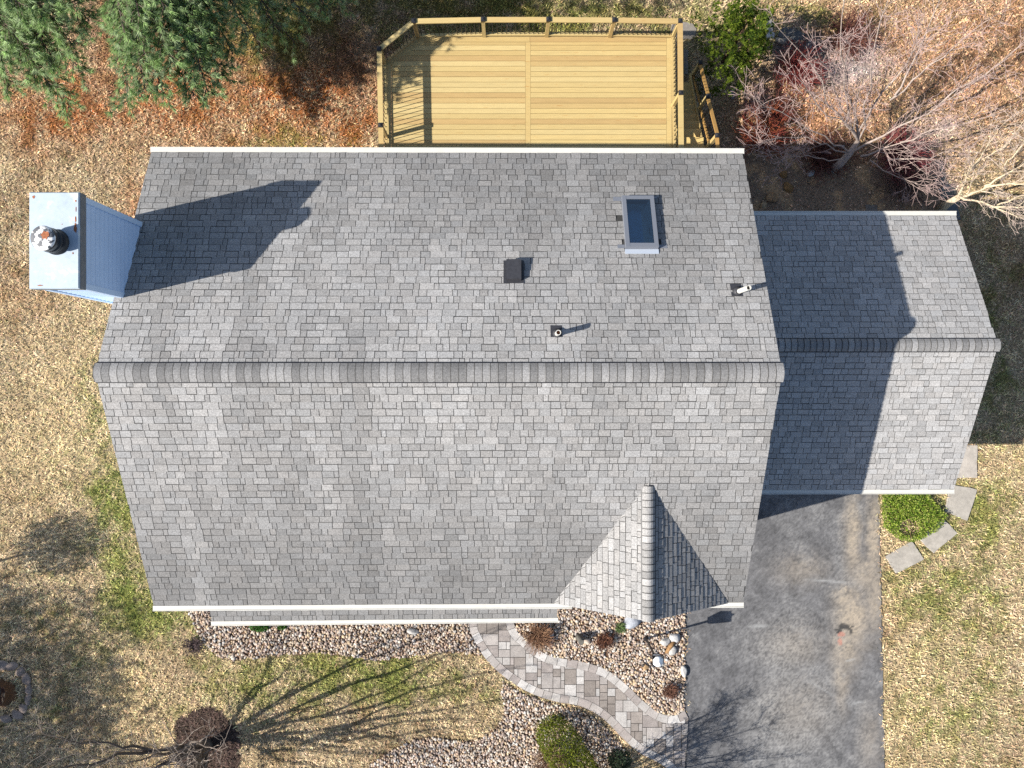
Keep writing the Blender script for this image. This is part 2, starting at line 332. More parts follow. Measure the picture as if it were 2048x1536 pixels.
def dcol(x, y):
    u, v = uv(x, y); n1, n2, n3, n4 = fbm(x*.8, y*.5, 51), fbm(x*3, y*3, 52), fbm(x*14, y*14, 53, 3), NR.random(x.shape)
    base = np.array(A(118, 117, 118)); c = base*(1+.35*(n2-.5)*2+.32*(n3-.5)*2+.35*(n4-.5))[:, None]
    worn = sstep(.45, .75, n1*.6+n2*.4)*.5+sstep(.6, .8, n3*.5+n2*.5)*.35
    strip = np.exp(-((u-1575)/60)**2)*sstep(1150, 1300, v)*.55
    c = c*(1-(np.clip(worn*.75+strip*.8, 0, 1)*np.clip(1.6*n4*n4+.5*(n3-.2), 0, 1))[:, None]) + np.array(A(182, 180, 176))*(np.clip(worn*.75+strip*.8, 0, 1)*np.clip(1.6*n4*n4+.5*(n3-.2), 0, 1))[:, None]
    sand = blob(u+20*(n2-.5), v+30*(n3-.5), [(1705, 1075, 16, 80, .95), (1745, 1080, 14, 90, .85), (1705, 1240, 34, 60, 1.0), (1690, 1200, 26, 26, .8), (1735, 1150, 34, 34, .7), (1690, 1300, 30, 44, .7), (1748, 1200, 18, 70, .7), (1682, 1360, 14, 60, .55), (1600, 1140, 50, 30, .35), (1760, 1010, 8, 40, .6), (1590, 1290, 60, 40, .3), (1600, 1420, 70, 60, .25), (1740, 1480, 24, 70, .3)])
    t = np.clip(sand*(.1+1.0*n3+.5*n4), 0, .92)[:, None]; c = c*(1-t)+np.array(A(200, 184, 162))*t
    oil = blob(u+14*(n3-.5), v+14*(n2-.5), [(1688, 1252, 14, 8, 1.), (1676, 1264, 7, 10, .9), (1700, 1262, 6, 12, .6)]); t = np.clip(sstep(.3, .6, oil), 0, .85)[:, None]; c = c*(1-t)+np.array(A(58, 58, 58))*t
    pk = blob(u+6*(n3-.5), v+6*(n2-.5), [(1681, 1270, 9, 7, 1.), (1680, 1284, 7, 10, .8)]); t = np.clip(sstep(.4, .7, pk), 0, .8)[:, None]; c = c*(1-t)+np.array(A(205, 146, 128))*t
    for (su, sv, a, l, wdt) in [(1655, 1162, .08, 40, 2), (1515, 1252, -.03, 20, 3), (1715, 1405, -.2, 12, 2), (1640, 1375, .55, 30, 1.2), (1700, 1320, -.25, 10, 2), (1555, 1465, .3, 12, 1.6)]:
        du, dv = u-su, v-sv; al = du*math.cos(a)+dv*math.sin(a); ac = -du*math.sin(a)+dv*math.cos(a)
        t = (np.exp(-(al/l)**4-(ac/wdt)**2)*.6)[:, None]; c = c*(1-t)+np.array(A(190, 190, 188))*t
    e = np.minimum(np.abs(u-(1370+3*(n2-.5)*2)), 99); t = (np.exp(-(e/4)**2)*.35)[:, None]; c = c*(1-t)+np.array(A(60, 60, 62))*t
    return c
tag(sheet('driveway', DRIVE, .012, M['asphalt'], .045, dcol), kind='structure')

# gravel bed bases and the stones lying on them
def bcol(x, y): return np.array(A(128, 98, 76))*(.7+.6*fbm(x*9, y*9, 61))[:, None]
ico_t = (1+5**.5)/2
IV = np.array([(-1, ico_t, 0), (1, ico_t, 0), (-1, -ico_t, 0), (1, -ico_t, 0), (0, -1, ico_t), (0, 1, ico_t), (0, -1, -ico_t), (0, 1, -ico_t), (ico_t, 0, -1), (ico_t, 0, 1), (-ico_t, 0, -1), (-ico_t, 0, 1)]); IV /= np.linalg.norm(IV[0])
IF = [(0, 11, 5), (0, 5, 1), (0, 1, 7), (0, 7, 10), (0, 10, 11), (1, 5, 9), (5, 11, 4), (11, 10, 2), (10, 7, 6), (7, 1, 8), (3, 9, 4), (3, 4, 2), (3, 2, 6), (3, 6, 8), (3, 8, 9), (4, 9, 5), (2, 4, 11), (6, 2, 10), (8, 6, 7), (9, 8, 1)]
def subdiv(V, Fc):
    V = [tuple(v) for v in V]; cache = {}; o = []
    def mid(a, b):
        k = (min(a, b), max(a, b))
        if k not in cache:
            m = np.array(V[a])+np.array(V[b]); V.append(tuple(m/np.linalg.norm(m))); cache[k] = len(V)-1
        return cache[k]
    for a, b, c in Fc:
        ab, bc2, ca = mid(a, b), mid(b, c), mid(c, a); o += [(a, ab, ca), (b, bc2, ab), (c, ca, bc2), (ab, bc2, ca)]
    return np.array(V), o
SV1, SF1 = subdiv(IV, IF); SV2, SF2 = subdiv(SV1, SF1)
SF1 = np.array(SF1); SF2 = np.array(SF2)
PEB = np.array([A(212, 192, 168), A(224, 212, 196), A(200, 176, 152), A(186, 158, 136), A(206, 184, 170), A(166, 148, 136), A(212, 204, 196), A(192, 178, 164), A(214, 188, 154), A(146, 128, 116)])
def pebbles(name, poly, n, label, r0=.029, r1=.054, dark=None):
    p = [P(*q) for q in poly]; x0, x1 = min(q.x for q in p), max(q.x for q in p); y0, y1 = min(q.y for q in p), max(q.y for q in p)
    # jittered hex-like scatter
    st = .068; X, Y = np.meshgrid(np.arange(x0, x1, st), np.arange(y0, y1, st*.87)); X = X+st/2*(np.arange(X.shape[0]) % 2)[:, None]
    X = (X+NR.normal(0, st*.26, X.shape)).ravel(); Y = (Y+NR.normal(0, st*.26, Y.shape)).ravel()
    u, v = uv(X, Y); k = inpoly(u, v, poly) & ~inpoly(u, v, PATH) & (v < 1600); X, Y = X[k], Y[k]; n = len(X)
    r = NR.uniform(r0, r1, n); asp = NR.uniform(.62, 1, n); a = NR.uniform(0, 6.28, n); fl = NR.uniform(.45, .75, n)
    V = np.repeat(SV1[None], n, 0)*(1+.16*NR.normal(size=(n, len(SV1), 1)).clip(-1.5, 1.5)*.5)
    V[:, :, 0] *= r[:, None]; V[:, :, 1] *= (r*asp)[:, None]; V[:, :, 2] *= (r*fl)[:, None]
    t = NR.normal(0, .25, n); z2 = V[:, :, 2]*np.cos(t)[:, None]+V[:, :, 0]*np.sin(t)[:, None]; x2 = V[:, :, 0]*np.cos(t)[:, None]-V[:, :, 2]*np.sin(t)[:, None]
    cx = x2*np.cos(a)[:, None]-V[:, :, 1]*np.sin(a)[:, None]; cy = x2*np.sin(a)[:, None]+V[:, :, 1]*np.cos(a)[:, None]
    Vw = np.stack([cx+X[:, None], cy+Y[:, None], z2+(r*fl*.55+NR.uniform(0, .03, n))[:, None]], -1)
    ci = NR.integers(0, len(PEB), n); c = 1.12*PEB[ci]*np.clip(NR.normal(1, .16, (n, 1)), .6, 1.4)
    Fc = (SF1[None]+(np.arange(n)*len(SV1))[:, None, None]).reshape(-1, 3)
    tag(np_mesh(name, Vw.reshape(-1, 3), Fc, M['stone'], fcol=np.repeat(c, len(SF1), 0), smooth=True), label, 'gravel', kind='stuff')
for nm, q, lb in (('river_gravel', BED1, 'tan rounded river stones in the long bed below the porch roof'),
                  ('river_gravel', BED2, 'pinkish river stones in the bed between curved path and driveway'),
                  ('river_gravel', BED3, 'river stones in the bed around the clipped hedge below the path')):
    tag(sheet('planting_bed', q, .006, M['soil'], .08, bcol), kind='structure')
    pebbles(nm, q, 0, lb)

# paved path
def clip_rect(poly, x0, x1, y0, y1):
    for ax, lim, sg in ((0, x0, 1), (0, x1, -1), (1, y0, 1), (1, y1, -1)):
        o = []
        for k in range(len(poly)):
            a, b = poly[k-1], poly[k]; da, db = (a[ax]-lim)*sg, (b[ax]-lim)*sg
            if (da >= 0) != (db >= 0):
                t = da/(da-db); o.append((a[0]+(b[0]-a[0])*t, a[1]+(b[1]-a[1])*t))
            if db >= 0: o.append(b)
        poly = o
        if len(poly) < 3: return []
    return poly
def offset(line, d):
    o = []
    for k in range(len(line)):
        a, b = line[max(k-1, 0)], line[min(k+1, len(line)-1)]; tx, ty = b[0]-a[0], b[1]-a[1]; l = math.hypot(tx, ty) or 1
        o.append((line[k][0]-ty/l*d, line[k][1]+tx/l*d))
    return o
lowW = [P(*q).xy for q in PLOW]; upW = [P(*q).xy for q in PUP]
lowI, upI = offset(lowW, .25), offset(upW, -.25)
mb = MB()
inner = [tuple(q) for q in lowI] + [tuple(P(1366, 1600).xy)] + [tuple(q) for q in upI[::-1]]
area2 = sum(inner[k-1][0]*inner[k][1]-inner[k][0]*inner[k-1][1] for k in range(len(inner)))
if area2 < 0: inner = inner[::-1]
fullp = [tuple(q) for q in lowW]+[tuple(q) for q in upW[::-1]]
pr = random.Random(4)
PC = [A(194, 186, 180), A(206, 200, 194), A(180, 170, 164), A(162, 152, 144), A(216, 211, 206), A(172, 162, 154)]
unit = .118; ox, oy = -1.5, -13.0; GW, GH = 66, 64; occ = [[False]*GW for _ in range(GH)]
SZ = [(3, 2), (2, 3), (3, 3), (2, 2), (3, 4), (4, 3), (2, 2), (3, 3)]
for j in range(GH):
    for i in range(GW):
        if occ[j][i]: continue
        pr.shuffle(SZ)
        for a, b in SZ+[(2, 1), (1, 2), (1, 1)]:
            if i+a <= GW and j+b <= GH and not any(occ[j+q][i+p] for p in range(a) for q in range(b)): break
        for p in range(a):
            for q in range(b): occ[j+q][i+p] = True
        gpx = .008; z = .035+pr.uniform(0, .004)
        cp = clip_rect(inner, ox+i*unit+gpx, ox+(i+a)*unit-gpx, oy+j*unit+gpx, oy+(j+b)*unit-gpx)
        if len(cp) >= 3:
            kk = pr.uniform(.86, 1.1); c = tuple(k*kk for k in pr.choice(PC)); i0 = len(mb.v); m_ = len(cp)
            mb.v += [(x, y, z) for x, y in cp]+[(x, y, .0) for x, y in cp]; mb.f.append(tuple(range(i0, i0+m_)))
            for k in range(m_): mb.f.append((i0+k, i0+m_+k, i0+m_+(k+1) % m_, i0+(k+1) % m_))
            mb.c += [c]*(m_+1); mb.sm += [False]*(m_+1)
for o_, i_ in ((lowW, lowI), (upW, upI)):
    o_ = [Vector(q) for q in o_]; i_ = [Vector(q) for q in i_]
    acc = 0; st = 0
    for k in range(1, len(o_)):
        acc += (o_[k]-o_[k-1]).length
        if acc > .26 or k == len(o_)-1:
            seg_o, seg_i = o_[st:k+1], i_[st:k+1]; ring = seg_o+seg_i[::-1]
            cx = sum((q for q in ring), Vector((0, 0)))/len(ring)
            ring = [q+(cx-q).normalized()*.009 for q in ring]
            if sum(ring[q-1].x*ring[q].y-ring[q].x*ring[q-1].y for q in range(len(ring))) < 0: ring = ring[::-1]
            kk = pr.uniform(.95, 1.15); c = tuple(q*kk for q in pr.choice(PC[:3]+PC[4:5])); z = .042+pr.uniform(0, .003)
            mb.hexa([(q.x, q.y, -.01) for q in ring], [(q.x, q.y, z) for q in ring], c); st = k; acc = 0
pb = mb.build('path', M['paver']); tag(pb, kind='structure')
tag(sheet('path_base', PATH, .010, M['soil'], .06, lambda x, y: np.array(A(74, 66, 60))*(.8+.4*fbm(x*9, y*9, 3))[:, None]), kind='structure')

# ------------------------------------------------------------------ the house
ZR, ZE, ZGR, ZGE = 7.8, 5.5, 4.66, 3.0
house = tag(empty('house', (-1.4, 0, 0)), 'two storey house with grey shingle roof, white gutters, skylight and lower attached garage wing', 'house')
RL, RR = P(190, 745, ZR), P(1564, 745, ZR)
BL, BR = P(303, 304, ZE), P(1486, 307, ZE)
FL, FR = P(308, 1212, ZE), P(1486, 1205, ZE)
SH = np.array([.215, .209, .203])
sr = random.Random(21)
def shingles(mb, A0, B0, C0, D0, expo=.158, skip=None, tone=1., weather_and_eave_tone=True, hole=None):
    """A0->B0 eave, D0->C0 ridge; tabs are real stepped pieces over a dark underlay"""
    A0, B0, C0, D0 = map(Vector, (A0, B0, C0, D0))
    nrm = (B0-A0).cross(D0-A0).normalized()
    if nrm.z < 0: nrm = -nrm
    sl_ = ((D0+C0)/2-(A0+B0)/2).length; rows = max(1, round(sl_/expo))
    def row(t):
        a, b = A0.lerp(D0, t), B0.lerp(C0, t); L = (b-a).length
        return a, ((b-a)/L if L > 1e-6 else Vector((0, 0, 0))), L
    und = tuple(SH*.19)  # near black, so the gaps paint in the shadow lines between tabs
    if hole:
        s0, s1, t0, t1 = hole
        for (sa, sb, ta, tb) in ((0, s0, 0, 1), (s1, 1, 0, 1), (s0, s1, 0, t0), (s0, s1, t1, 1)):
            g_ = lambda s_, t_: A0.lerp(B0, s_).lerp(D0.lerp(C0, s_), t_)
            mb.face([g_(sa, ta), g_(sb, ta), g_(sb, tb), g_(sa, tb)], und)
    for r in range(rows):
        t0, t1 = r/rows, (r+1)/rows
        a, d, L = row(t0); a1, d1, L1 = row(t1)
        if not hole:
            q_ = [a, a+d*L, a1+d1*L1, a1]; mb.face(q_ if L1 > 1e-4 else q_[:3], und)
        x = -sr.uniform(0, .3)
        while x < max(L, L1):
            wdt = sr.choice((.13, .17, .20, .23, .25, .28, .30, .33, .10)); xa, xb = max(0, x+.006), min(max(L, L1), x+wdt-.006); x += wdt
            if xb-xa < .02: continue
            ya, yb = min(xa, L1), min(xb, L1)
            p0, p1, p2, p3 = a+d*min(xa, L), a+d*min(xb, L), a1+d1*yb, a1+d1*ya
            mid = (p0+p1+p2+p3)/4
            if skip and skip(mid): continue
            h = sr.choice((.013, .017, .011)); k = tone*sr.choice((.88, .94, .98, 1.02, 1.05, 1.10))*sr.uniform(.96, 1.04)
            if weather_and_eave_tone:
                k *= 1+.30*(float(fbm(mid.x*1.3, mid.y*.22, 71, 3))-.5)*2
                k *= .74+.36*float(sstep(0.0, .75, t0+.25*(float(vn(mid.x*1.1, mid.y*.5, 72))-.5)))  # courses get darker toward the eave, with a noisy edge
            warm = sr.uniform(-.012, .014); c = (SH[0]*k*(1+warm), SH[1]*k, SH[2]*k*(1-warm))
            dn = (p3-p0).normalized()*sr.choice((.008, .012, .018, .022)) if (p3-p0).length > .03 else Vector()
            q0, q1, q2, q3 = p0+nrm*h+dn, p1+nrm*h+dn, p2+nrm*.004, p3+nrm*.004
            dk = tuple(j*.45 for j in c)
            mb.face([q0, q1, q2, q3], c); mb.face([p0+dn, p1+dn, q1, q0], dk); mb.face([p1+dn, p2, q2, q1], dk); mb.face([p3, p0+dn, q0, q3], dk)
def slab(mb, quad, th=.16, wd=.3):
    """fascia and soffit band round the edge of a roof plane"""
    q = [Vector(p)-Vector((0, 0, .03)) for p in quad]; c = sum(q, Vector())/4; dz = Vector((0, 0, th))
    for k in range(4):
        a, b = q[k], q[(k+1) % 4]; e = (b-a).normalized(); n_ = (c-a)-e*(c-a).dot(e); n_ = n_.normalized()*wd
        a2, b2 = a+n_, b+n_; mb.hexa([a-dz, b-dz, b2-dz, a2-dz], [a, b, b2, a2])
def ridge_cap(mb, dark, p0, p1, dl, dr, hw, expo=.15, lift=.035, tones=1.):
    """overlapping cap pieces from p0 to p1, dl/dr = unit down-slope directions"""
    p0, p1, dl, dr = map(Vector, (p0, p1, dl, dr)); d = (p1-p0).normalized(); L = (p1-p0).length; up = Vector((0, 0, 1))
    n = max(2, round(L/expo)); e = L/n
    def prof(s, z):
        c = p0+d*s+up*z
        return [c+dl*hw, c+dl*hw*.62+up*.012, c+dl*hw*.28+up*.010-up*.004, c-up*.012+up*.0, c+dr*hw*.28+up*.006, c+dr*hw*.62+up*.012, c+dr*hw]
    for k in range(n):
        a = prof(k*e, lift+.013); b = prof((k+1)*e+.01, lift+.001)
        t = tones*sr.choice((.72, .82, .92, 1.0, 1.08, 1.2)); c = tuple(SH*t); dk = tuple(SH*.3)
        a_ = [q.lerp(q2, .09) for q, q2 in zip(a, b)]
        for j in range(6): mb.face([a[j], a[j+1], a_[j+1], a_[j]], tuple(SH*.30)); mb.face([a_[j], a_[j+1], b[j+1], b[j]], c, False)
        lo = [q-up*.02 for q in a]
        for j in range(6): mb.face([lo[j], lo[j+1], a[j+1], a[j]], dk)
    for dd, ot in ((dl, dr), (dr, dl)):
        c0, c1 = p0+dd*(hw+.022)+d*.02, p1+dd*(hw+.022)-d*.02; i0, i1 = p0+d*.02, p1-d*.02
        dark.hexa([c0+up*.004, c1+up*.004, i1+up*.004, i0+up*.004] if dd is dl else [i0+up*.004, i1+up*.004, c1+up*.004, c0+up*.004],
                  [c0+up*(lift-.006), c1+up*(lift-.006), i1+up*(lift-.035), i0+up*(lift-.035)] if dd is dl else [i0+up*(lift-.035), i1+up*(lift-.035), c1+up*(lift-.006), c0+up*(lift-.006)])

# skylight rectangle on the back slope
def on_plane(u, v, O, n):
    o = Vector((0, 0, H)); d = P(u, v, 0)-o; return o+d*((O-o).dot(n)/d.dot(n))
nB = (BR-BL).cross(RL-BL).normalized();  nB = nB if nB.z > 0 else -nB
nF = (FR-FL).cross(RL-FL).normalized();  nF = nF if nF.z > 0 else -nF
sk = [on_plane(u, v, RL, nB) for u, v in ((1249, 500), (1316, 500), (1316, 400), (1249, 400))]
sx0, sx1 = (sk[0].x+sk[3].x)/2-.03, (sk[1].x+sk[2].x)/2-.06
sy0, sy1 = sk[0].y, sk[2].y+.02
def zB(x, y): return RL.z-(nB.x*(x-RL.x)+nB.y*(y-RL.y))/nB.z
def in_sky(p): return sx0+.02 < p.x < sx1-.02 and sy0+.03 < p.y < sy1-.03
hs0, hs1 = (sx0+.1-BL.x)/(BR.x-BL.x), (sx1-.1-BL.x)/(BR.x-BL.x)
tyf = lambda y: (BL.y-y)/(BL.y-RL.y)
mb = MB(); shingles(mb, BL, BR, RR, RL, tone=1.13, skip=in_sky, hole=(hs0, hs1, tyf(sy1-.1), tyf(sy0+.1)))  # shingle colour lightened to make up for weaker sun on this slope
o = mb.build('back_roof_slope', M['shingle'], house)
DA = on_plane(1298, 962, RL, nF); ZD = DA.z
DFR = Vector((DA.x, P(1300, 1243, ZD).y, ZD)); DEL = P(1108, 1204, ZE+.02); DER = P(1456, 1200, ZE+.02)
DEL.y = DER.y = DFR.y; DEL.z = DER.z = ZE+.02
# valley foot: where dormer eave height meets the main front slope
fy = DFR.y
def in_dorm(p): return abs(p.x-DA.x) < (DA.y-p.y)/(DA.y-fy)*1.85-.25 and p.y < DA.y-.4
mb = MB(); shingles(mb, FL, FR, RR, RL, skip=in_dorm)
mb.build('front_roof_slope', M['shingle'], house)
mb = MB(); ridge_cap(mb, dk := MB(), RL+Vector((-.03, 0, 0)), RR+Vector((.03, 0, 0)), (BL-RL).normalized()*1 if False else Vector((0, (BL-RL).y, (BL-RL).z)).normalized(), Vector((0, (FL-RL).y, (FL-RL).z)).normalized(), .205, .155)
rc = mb.build('ridge_cap', M['shingle'], house); dk.build('ridge_vent', M['black'], rc)
mb = MB(); slab(mb, [BL, BR, RR, RL][::-1]); slab(mb, [FL, FR, RR, RL]); mb.build('roof_edge_trim', M['white'], house)

# dormer
mb = MB()
shingles(mb, DEL, DA if False else P(0, 0) if False else DEL, DA, DFR, weather_and_eave_tone=False) if False else None
def tri_slope(eave, tone):
    """courses run along the ridge (Y); front edge is the rake, back edge the valley"""
    front, back = eave, Vector((eave.x, eave.y+.02, eave.z))
    shingles(mb, front, back, DA, DFR, weather_and_eave_tone=False, tone=tone)
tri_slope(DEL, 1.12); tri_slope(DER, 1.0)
mb.build('dormer_roof', M['shingle'], house)
mb = MB(); sdl = (DEL-DFR).normalized(); sdr = (DER-DFR).normalized()
ridge_cap(mb, dk := MB(), DA+Vector((0, -.1, 0)), DFR, sdr, sdl, .16, .15, .03, 1.1)
rc = mb.build('dormer_ridge_cap', M['shingle'], house); dk.build('ridge_vent', M['black'], rc)
mb = MB()
for e in (DEL, DER):
    t = [Vector(p)-Vector((0, 0, .01)) for p in (e, DFR, DA)]
    mb.hexa([p-Vector((0, 0, .12)) for p in t], t)
y = DFR.y+.12
t = [(DEL.x+.15, y, 0), (DER.x-.15, y, 0), (DER.x-.15, y, ZE-.1), (DA.x, y, ZD-.15), (DEL.x+.15, y, ZE-.1)]
mb.hexa([(a, b+.3, c) for a, b, c in t], t); mb.build('dormer_wall', M['siding'], house)

# garage wing
GRL, GRR = P(1500, 690, ZGR), P(1996, 690, ZGR); GRL.x = 5.08
GBL, GBR = P(1500, 431, ZGE), P(1911, 431, ZGE); GFL, GFR = P(1500, 980, ZGE), P(1907, 979, ZGE); GBL.x = GFL.x = 5.08
mb = MB(); shingles(mb, GBL, GBR, GRR, GRL, tone=1.32, weather_and_eave_tone=False); shingles(mb, GFL, GFR, GRR, GRL, tone=1.3, weather_and_eave_tone=False)
mb.build('garage_roof', M['shingle'], house)
mb = MB(); ridge_cap(mb, dk := MB(), GRL, GRR+Vector((.05, 0, 0)), (GBL-GRL).normalized(), (GFL-GRL).normalized(), .168, .15, .032, 1.05)
rc = mb.build('garage_ridge_cap', M['shingle'], house); dk.build('ridge_vent', M['black'], rc)
mb = MB(); slab(mb, [GBL, GBR, GRR, GRL][::-1]); slab(mb, [GFL, GFR, GRR, GRL]); mb.build('garage_roof_edge_trim', M['white'], house)

# walls
def gable_wall(mb, x0, x1, y0, y1, ze, yr, zr, t=.15):
    p = [(y0, 0), (y1, 0), (y1, ze), (yr, zr), (y0, ze)]
    for a in (x0, x1-t): mb.hexa([(a+t, u, v) for u, v in p], [(a, u, v) for u, v in p])
    for b in (y0, y1-t): mb.box(x0+t, x1-t, b, b+t, 0, ze-.05)
mb = MB(); gable_wall(mb, -7.82, 5.06, -4.8, 5.0, 5.3, RL.y, ZR-.25); mb.build('wall', M['siding'], house)
mb = MB(); gable_wall(mb, 5.07, 11.45, -2.5, 4.2, 2.8, GRL.y, ZGR-.25); gw = mb.build('garage_wall', M['siding'], house)
mb = MB()
for k in range(4): mb.box(6.0, 10.6, -2.56, -2.505, .05+k*.55, .05+k*.55+.54)
mb.build('garage_door', M['trim'], house)

# gutters
def gutter(name, p, q, out, hh=.11):
    p, q, out = Vector(p), Vector(q), Vector(out); up = Vector((0, 0, 1)); m_ = MB()
    prof = [(.0, -.10), (.075, -.10), (.118, -.02), (.118, .012), (.100, .012), (.094, .0), (.0, .006)]
    a = [p+out*x+up*z for x, z in prof]; b = [q+out*x+up*z for x, z in prof]
    m_.hexa(b, a) if (q-p).dot(Vector((1, 0, 0)))*out.y < 0 else m_.hexa(a, b)
    return m_.build(name, M['white'], house)
gutter('back_gutter', BL+Vector((-.03, .0, -.012)), BR+Vector((.03, .0, -.012)), (0, 1, 0))
gutter('front_gutter', FL+Vector((-.03, 0, -.012)), FL.lerp(FR, .71)+Vector((0, 0, -.012)), (0, -1, 0))
gutter('front_gutter', FL.lerp(FR, .935)+Vector((0, 0, -.012)), FR+Vector((.02, 0, -.012)), (0, -1, 0))
gutter('garage_gutter', GBL+Vector((0, 0, -.012)), GBR+Vector((.03, 0, -.012)), (0, 1, 0))
gutter('garage_gutter', GFL+Vector((0, 0, -.012)), GFR+Vector((.03, 0, -.012)), (0, -1, 0))
# porch roof
PL, PR = P(424, 1243, 2.95), P(1114, 1236, 2.95); PTL, PTR = Vector((PL.x, -4.7, 3.55)), Vector((PR.x, -4.7, 3.55))
mb = MB(); shingles(mb, PL, PR, PTR, PTL, tone=.80, weather_and_eave_tone=False); mb.build('porch_roof', M['shingle'], house)
mb = MB(); slab(mb, [PL, PR, PTR, PTL], .14); mb.build('porch_roof_trim', M['white'], house)
gutter('porch_gutter', PL+Vector((-.03, 0, -.012)), PR+Vector((.03, 0, -.012)), (0, -1, 0))
for x in (PL.x+.3, (PL.x+PR.x)/2, PR.x-.3):
    mb = MB(); mb.box(x-.07, x+.07, PL.y+.15, PL.y+.29, 0, 2.84); mb.build('porch_post', M['white'], house)

# chimney
CX0, CX1, CY0, CY1, CZ = -8.78, -7.93, 1.78, 3.49, 8.52
mb = MB(); mb.box(CX0+.02, CX1-.02, CY0+.02, CY1-.02, 0, CZ, (.62, .62, .62))  # core coloured darker to paint shadow lines into the lap recesses
lap = .15; z = 0
while z < CZ-.01:
    z1 = min(z+lap, CZ)-.036
    for (a, b, out) in (((CX1-.02, CY0+.1), (CX1-.02, CY1-.1), (1, 0)), ((CX0+.1, CY0+.02), (CX1-.1, CY0+.02), (0, -1)), ((CX1-.1, CY1-.02), (CX0+.1, CY1-.02), (0, 1)), ((CX0+.02, CY1-.1), (CX0+.02, CY0+.1), (-1, 0))):
        o0, o1 = .019, .002
        pa, pb2 = Vector((*a, 0)), Vector((*b, 0)); ov = Vector((*out, 0)); up = Vector((0, 0, 1))
        bt = [pa+up*z, pb2+up*z, pb2+ov*o0+up*z, pa+ov*o0+up*z]; tp = [pa+up*z1, pb2+up*z1, pb2+ov*o1+up*z1, pa+ov*o1+up*z1]
        mb.hexa(bt[::-1], tp[::-1], (1, 1, 1))
    z += lap
chim = mb.build('chimney', M['siding'], house)
mb = MB()
for x0, x1 in ((CX0-.008, CX0+.1), (CX1-.1, CX1+.008)):
    for y0, y1 in ((CY0-.008, CY0+.1), (CY1-.1, CY1+.008)): mb.box(x0, x1, y0, y1, 0, CZ-.01)
mb.build('corner_board', M['trim'], chim)
mb = MB(); mb.box(CX0-.03, CX1+.05, CY0-.03, CY1+.03, CZ-.03, CZ+.15); mb.build('cap_skirt', M['skirt'], chim)
mb = MB(); x0, x1, y0, y1, z = CX0-.035, CX1+.045, CY0-.035, CY1+.035, CZ+.153
mb.hexa([(x0, y0, z), (x1, y0, z), (x1, y1, z), (x0, y1, z)], [(x0+.02, y0+.02, z+.025), (x1-.02, y0+.02, z+.025), (x1-.02, y1-.02, z+.025), (x0+.02, y1-.02, z+.025)])
mb.build('chimney_cap', M['capmetal'], chim)
mb = MB()
def rpatch(cx, cy, rx, ry, z, seed):
    q = random.Random(seed); n_ = 14
    mb.face([(cx+rx*q.uniform(.6, 1.15)*math.cos(6.283*k/n_), cy+ry*q.uniform(.6, 1.15)*math.sin(6.283*k/n_), z) for k in range(n_)])
zt_ = CZ+.182
for a in ((-8.72, 3.43, .028, .035, 1), (-7.955, 2.86, .028, .11, 2), (-7.95, 3.02, .014, .07, 3), (-7.945, 3.2, .008, .06, 5), (-8.2, 2.93, .008, .009, 6), (-7.95, 3.36, .02, .02, 8), (-8.6, 1.81, .06, .012, 9), (-8.0, 2.4, .012, .02, 10)):
    mb = MB(); rpatch(*a[:4], zt_, a[4]); mb.build('rust_patch', M['rust'], chim)
fc = (-8.30, 2.60, CZ+.17)
mb = MB(); mb.lathe(fc, [(.235, 0), (.235, .03), (.205, .05), (.205, .17), (.225, .18), (.225, .22), (.19, .225), (.19, .27), (.222, .275), (.222, .38), (.20, .395)], 28); fl_ = mb.build('flue', M['flue'], chim)
mb = MB(); mb.lathe(fc, [(.222, .385), (.224, .40), (.15, .425), (.01, .432)], 28); mb.build('flue_cap', M['peel'], fl_)
mb = MB(); q = random.Random(5)
mb.face([(fc[0]+.05+.085*q.uniform(.5, 1.2)*math.cos(6.283*k/15), fc[1]+.03+.10*q.uniform(.4, 1.2)*math.sin(6.283*k/15), fc[2]+.4335) for k in range(15)])
mb.build('rust_patch', M['rust'], fl_)

# skylight
up = nB
def onB(x, y, h=0): return Vector((x, y, zB(x, y)))+nB*h
skl = empty('skylight', onB((sx0+sx1)/2, (sy0+sy1)/2)); skl.parent = house; skl.location -= house.location
def fbar(mb, x0, x1, y0, y1, h0, h1): 
    r = [(x0, y0), (x1, y0), (x1, y1), (x0, y1)]; mb.hexa([onB(x, y, h0) for x, y in r], [onB(x, y, h1) for x, y in r])
mb = MB(); wf = .085; sh_ = .13
fbar(mb, sx0, sx0+wf, sy0, sy1, 0, sh_); fbar(mb, sx1-wf, sx1, sy0, sy1, 0, sh_)
fbar(mb, sx0+wf, sx1-wf, sy0, sy0+wf, 0, sh_-.003); fbar(mb, sx0+wf, sx1-wf, sy1-wf, sy1, 0, sh_-.003)
mb.build('skylight_frame', M['greymetal'], skl)
mb = MB(); mb.face([onB(x, y, sh_-.012) for x, y in ((sx0+wf-.02, sy0+wf-.02), (sx1-wf+.02, sy0+wf-.02), (sx1-wf+.02, sy1-wf+.02), (sx0+wf-.02, sy1-wf+.02))]); mb.build('glass', M['glass'], skl)
mb = MB()
fbar(mb, sx0-.01, sx1+.01, sy0-.10, sy0-.002, .016, .034); mb.build('sill_flashing', mat('bright_flashing', (.36, .40, .46), rough=.4, attr=False), skl); mb = MB(); 
for a in ((sx0-.16, sx0-.004, sy0+.03, sy0+.11, .018, .024), (sx1+.004, sx1+.2, sy0+.03, sy0+.11, .018, .024), (sx0-.18, sx0-.004, sy1-.06, sy1+.04, .018, .024), (sx0-.002, sx1+.1, sy1+.003, sy1+.05, .018, .026)):
    mb = MB(); fbar(mb, *a); mb.build('flashing', M['greymetal'], skl)
mb = MB(); dp = .34; ins = .086
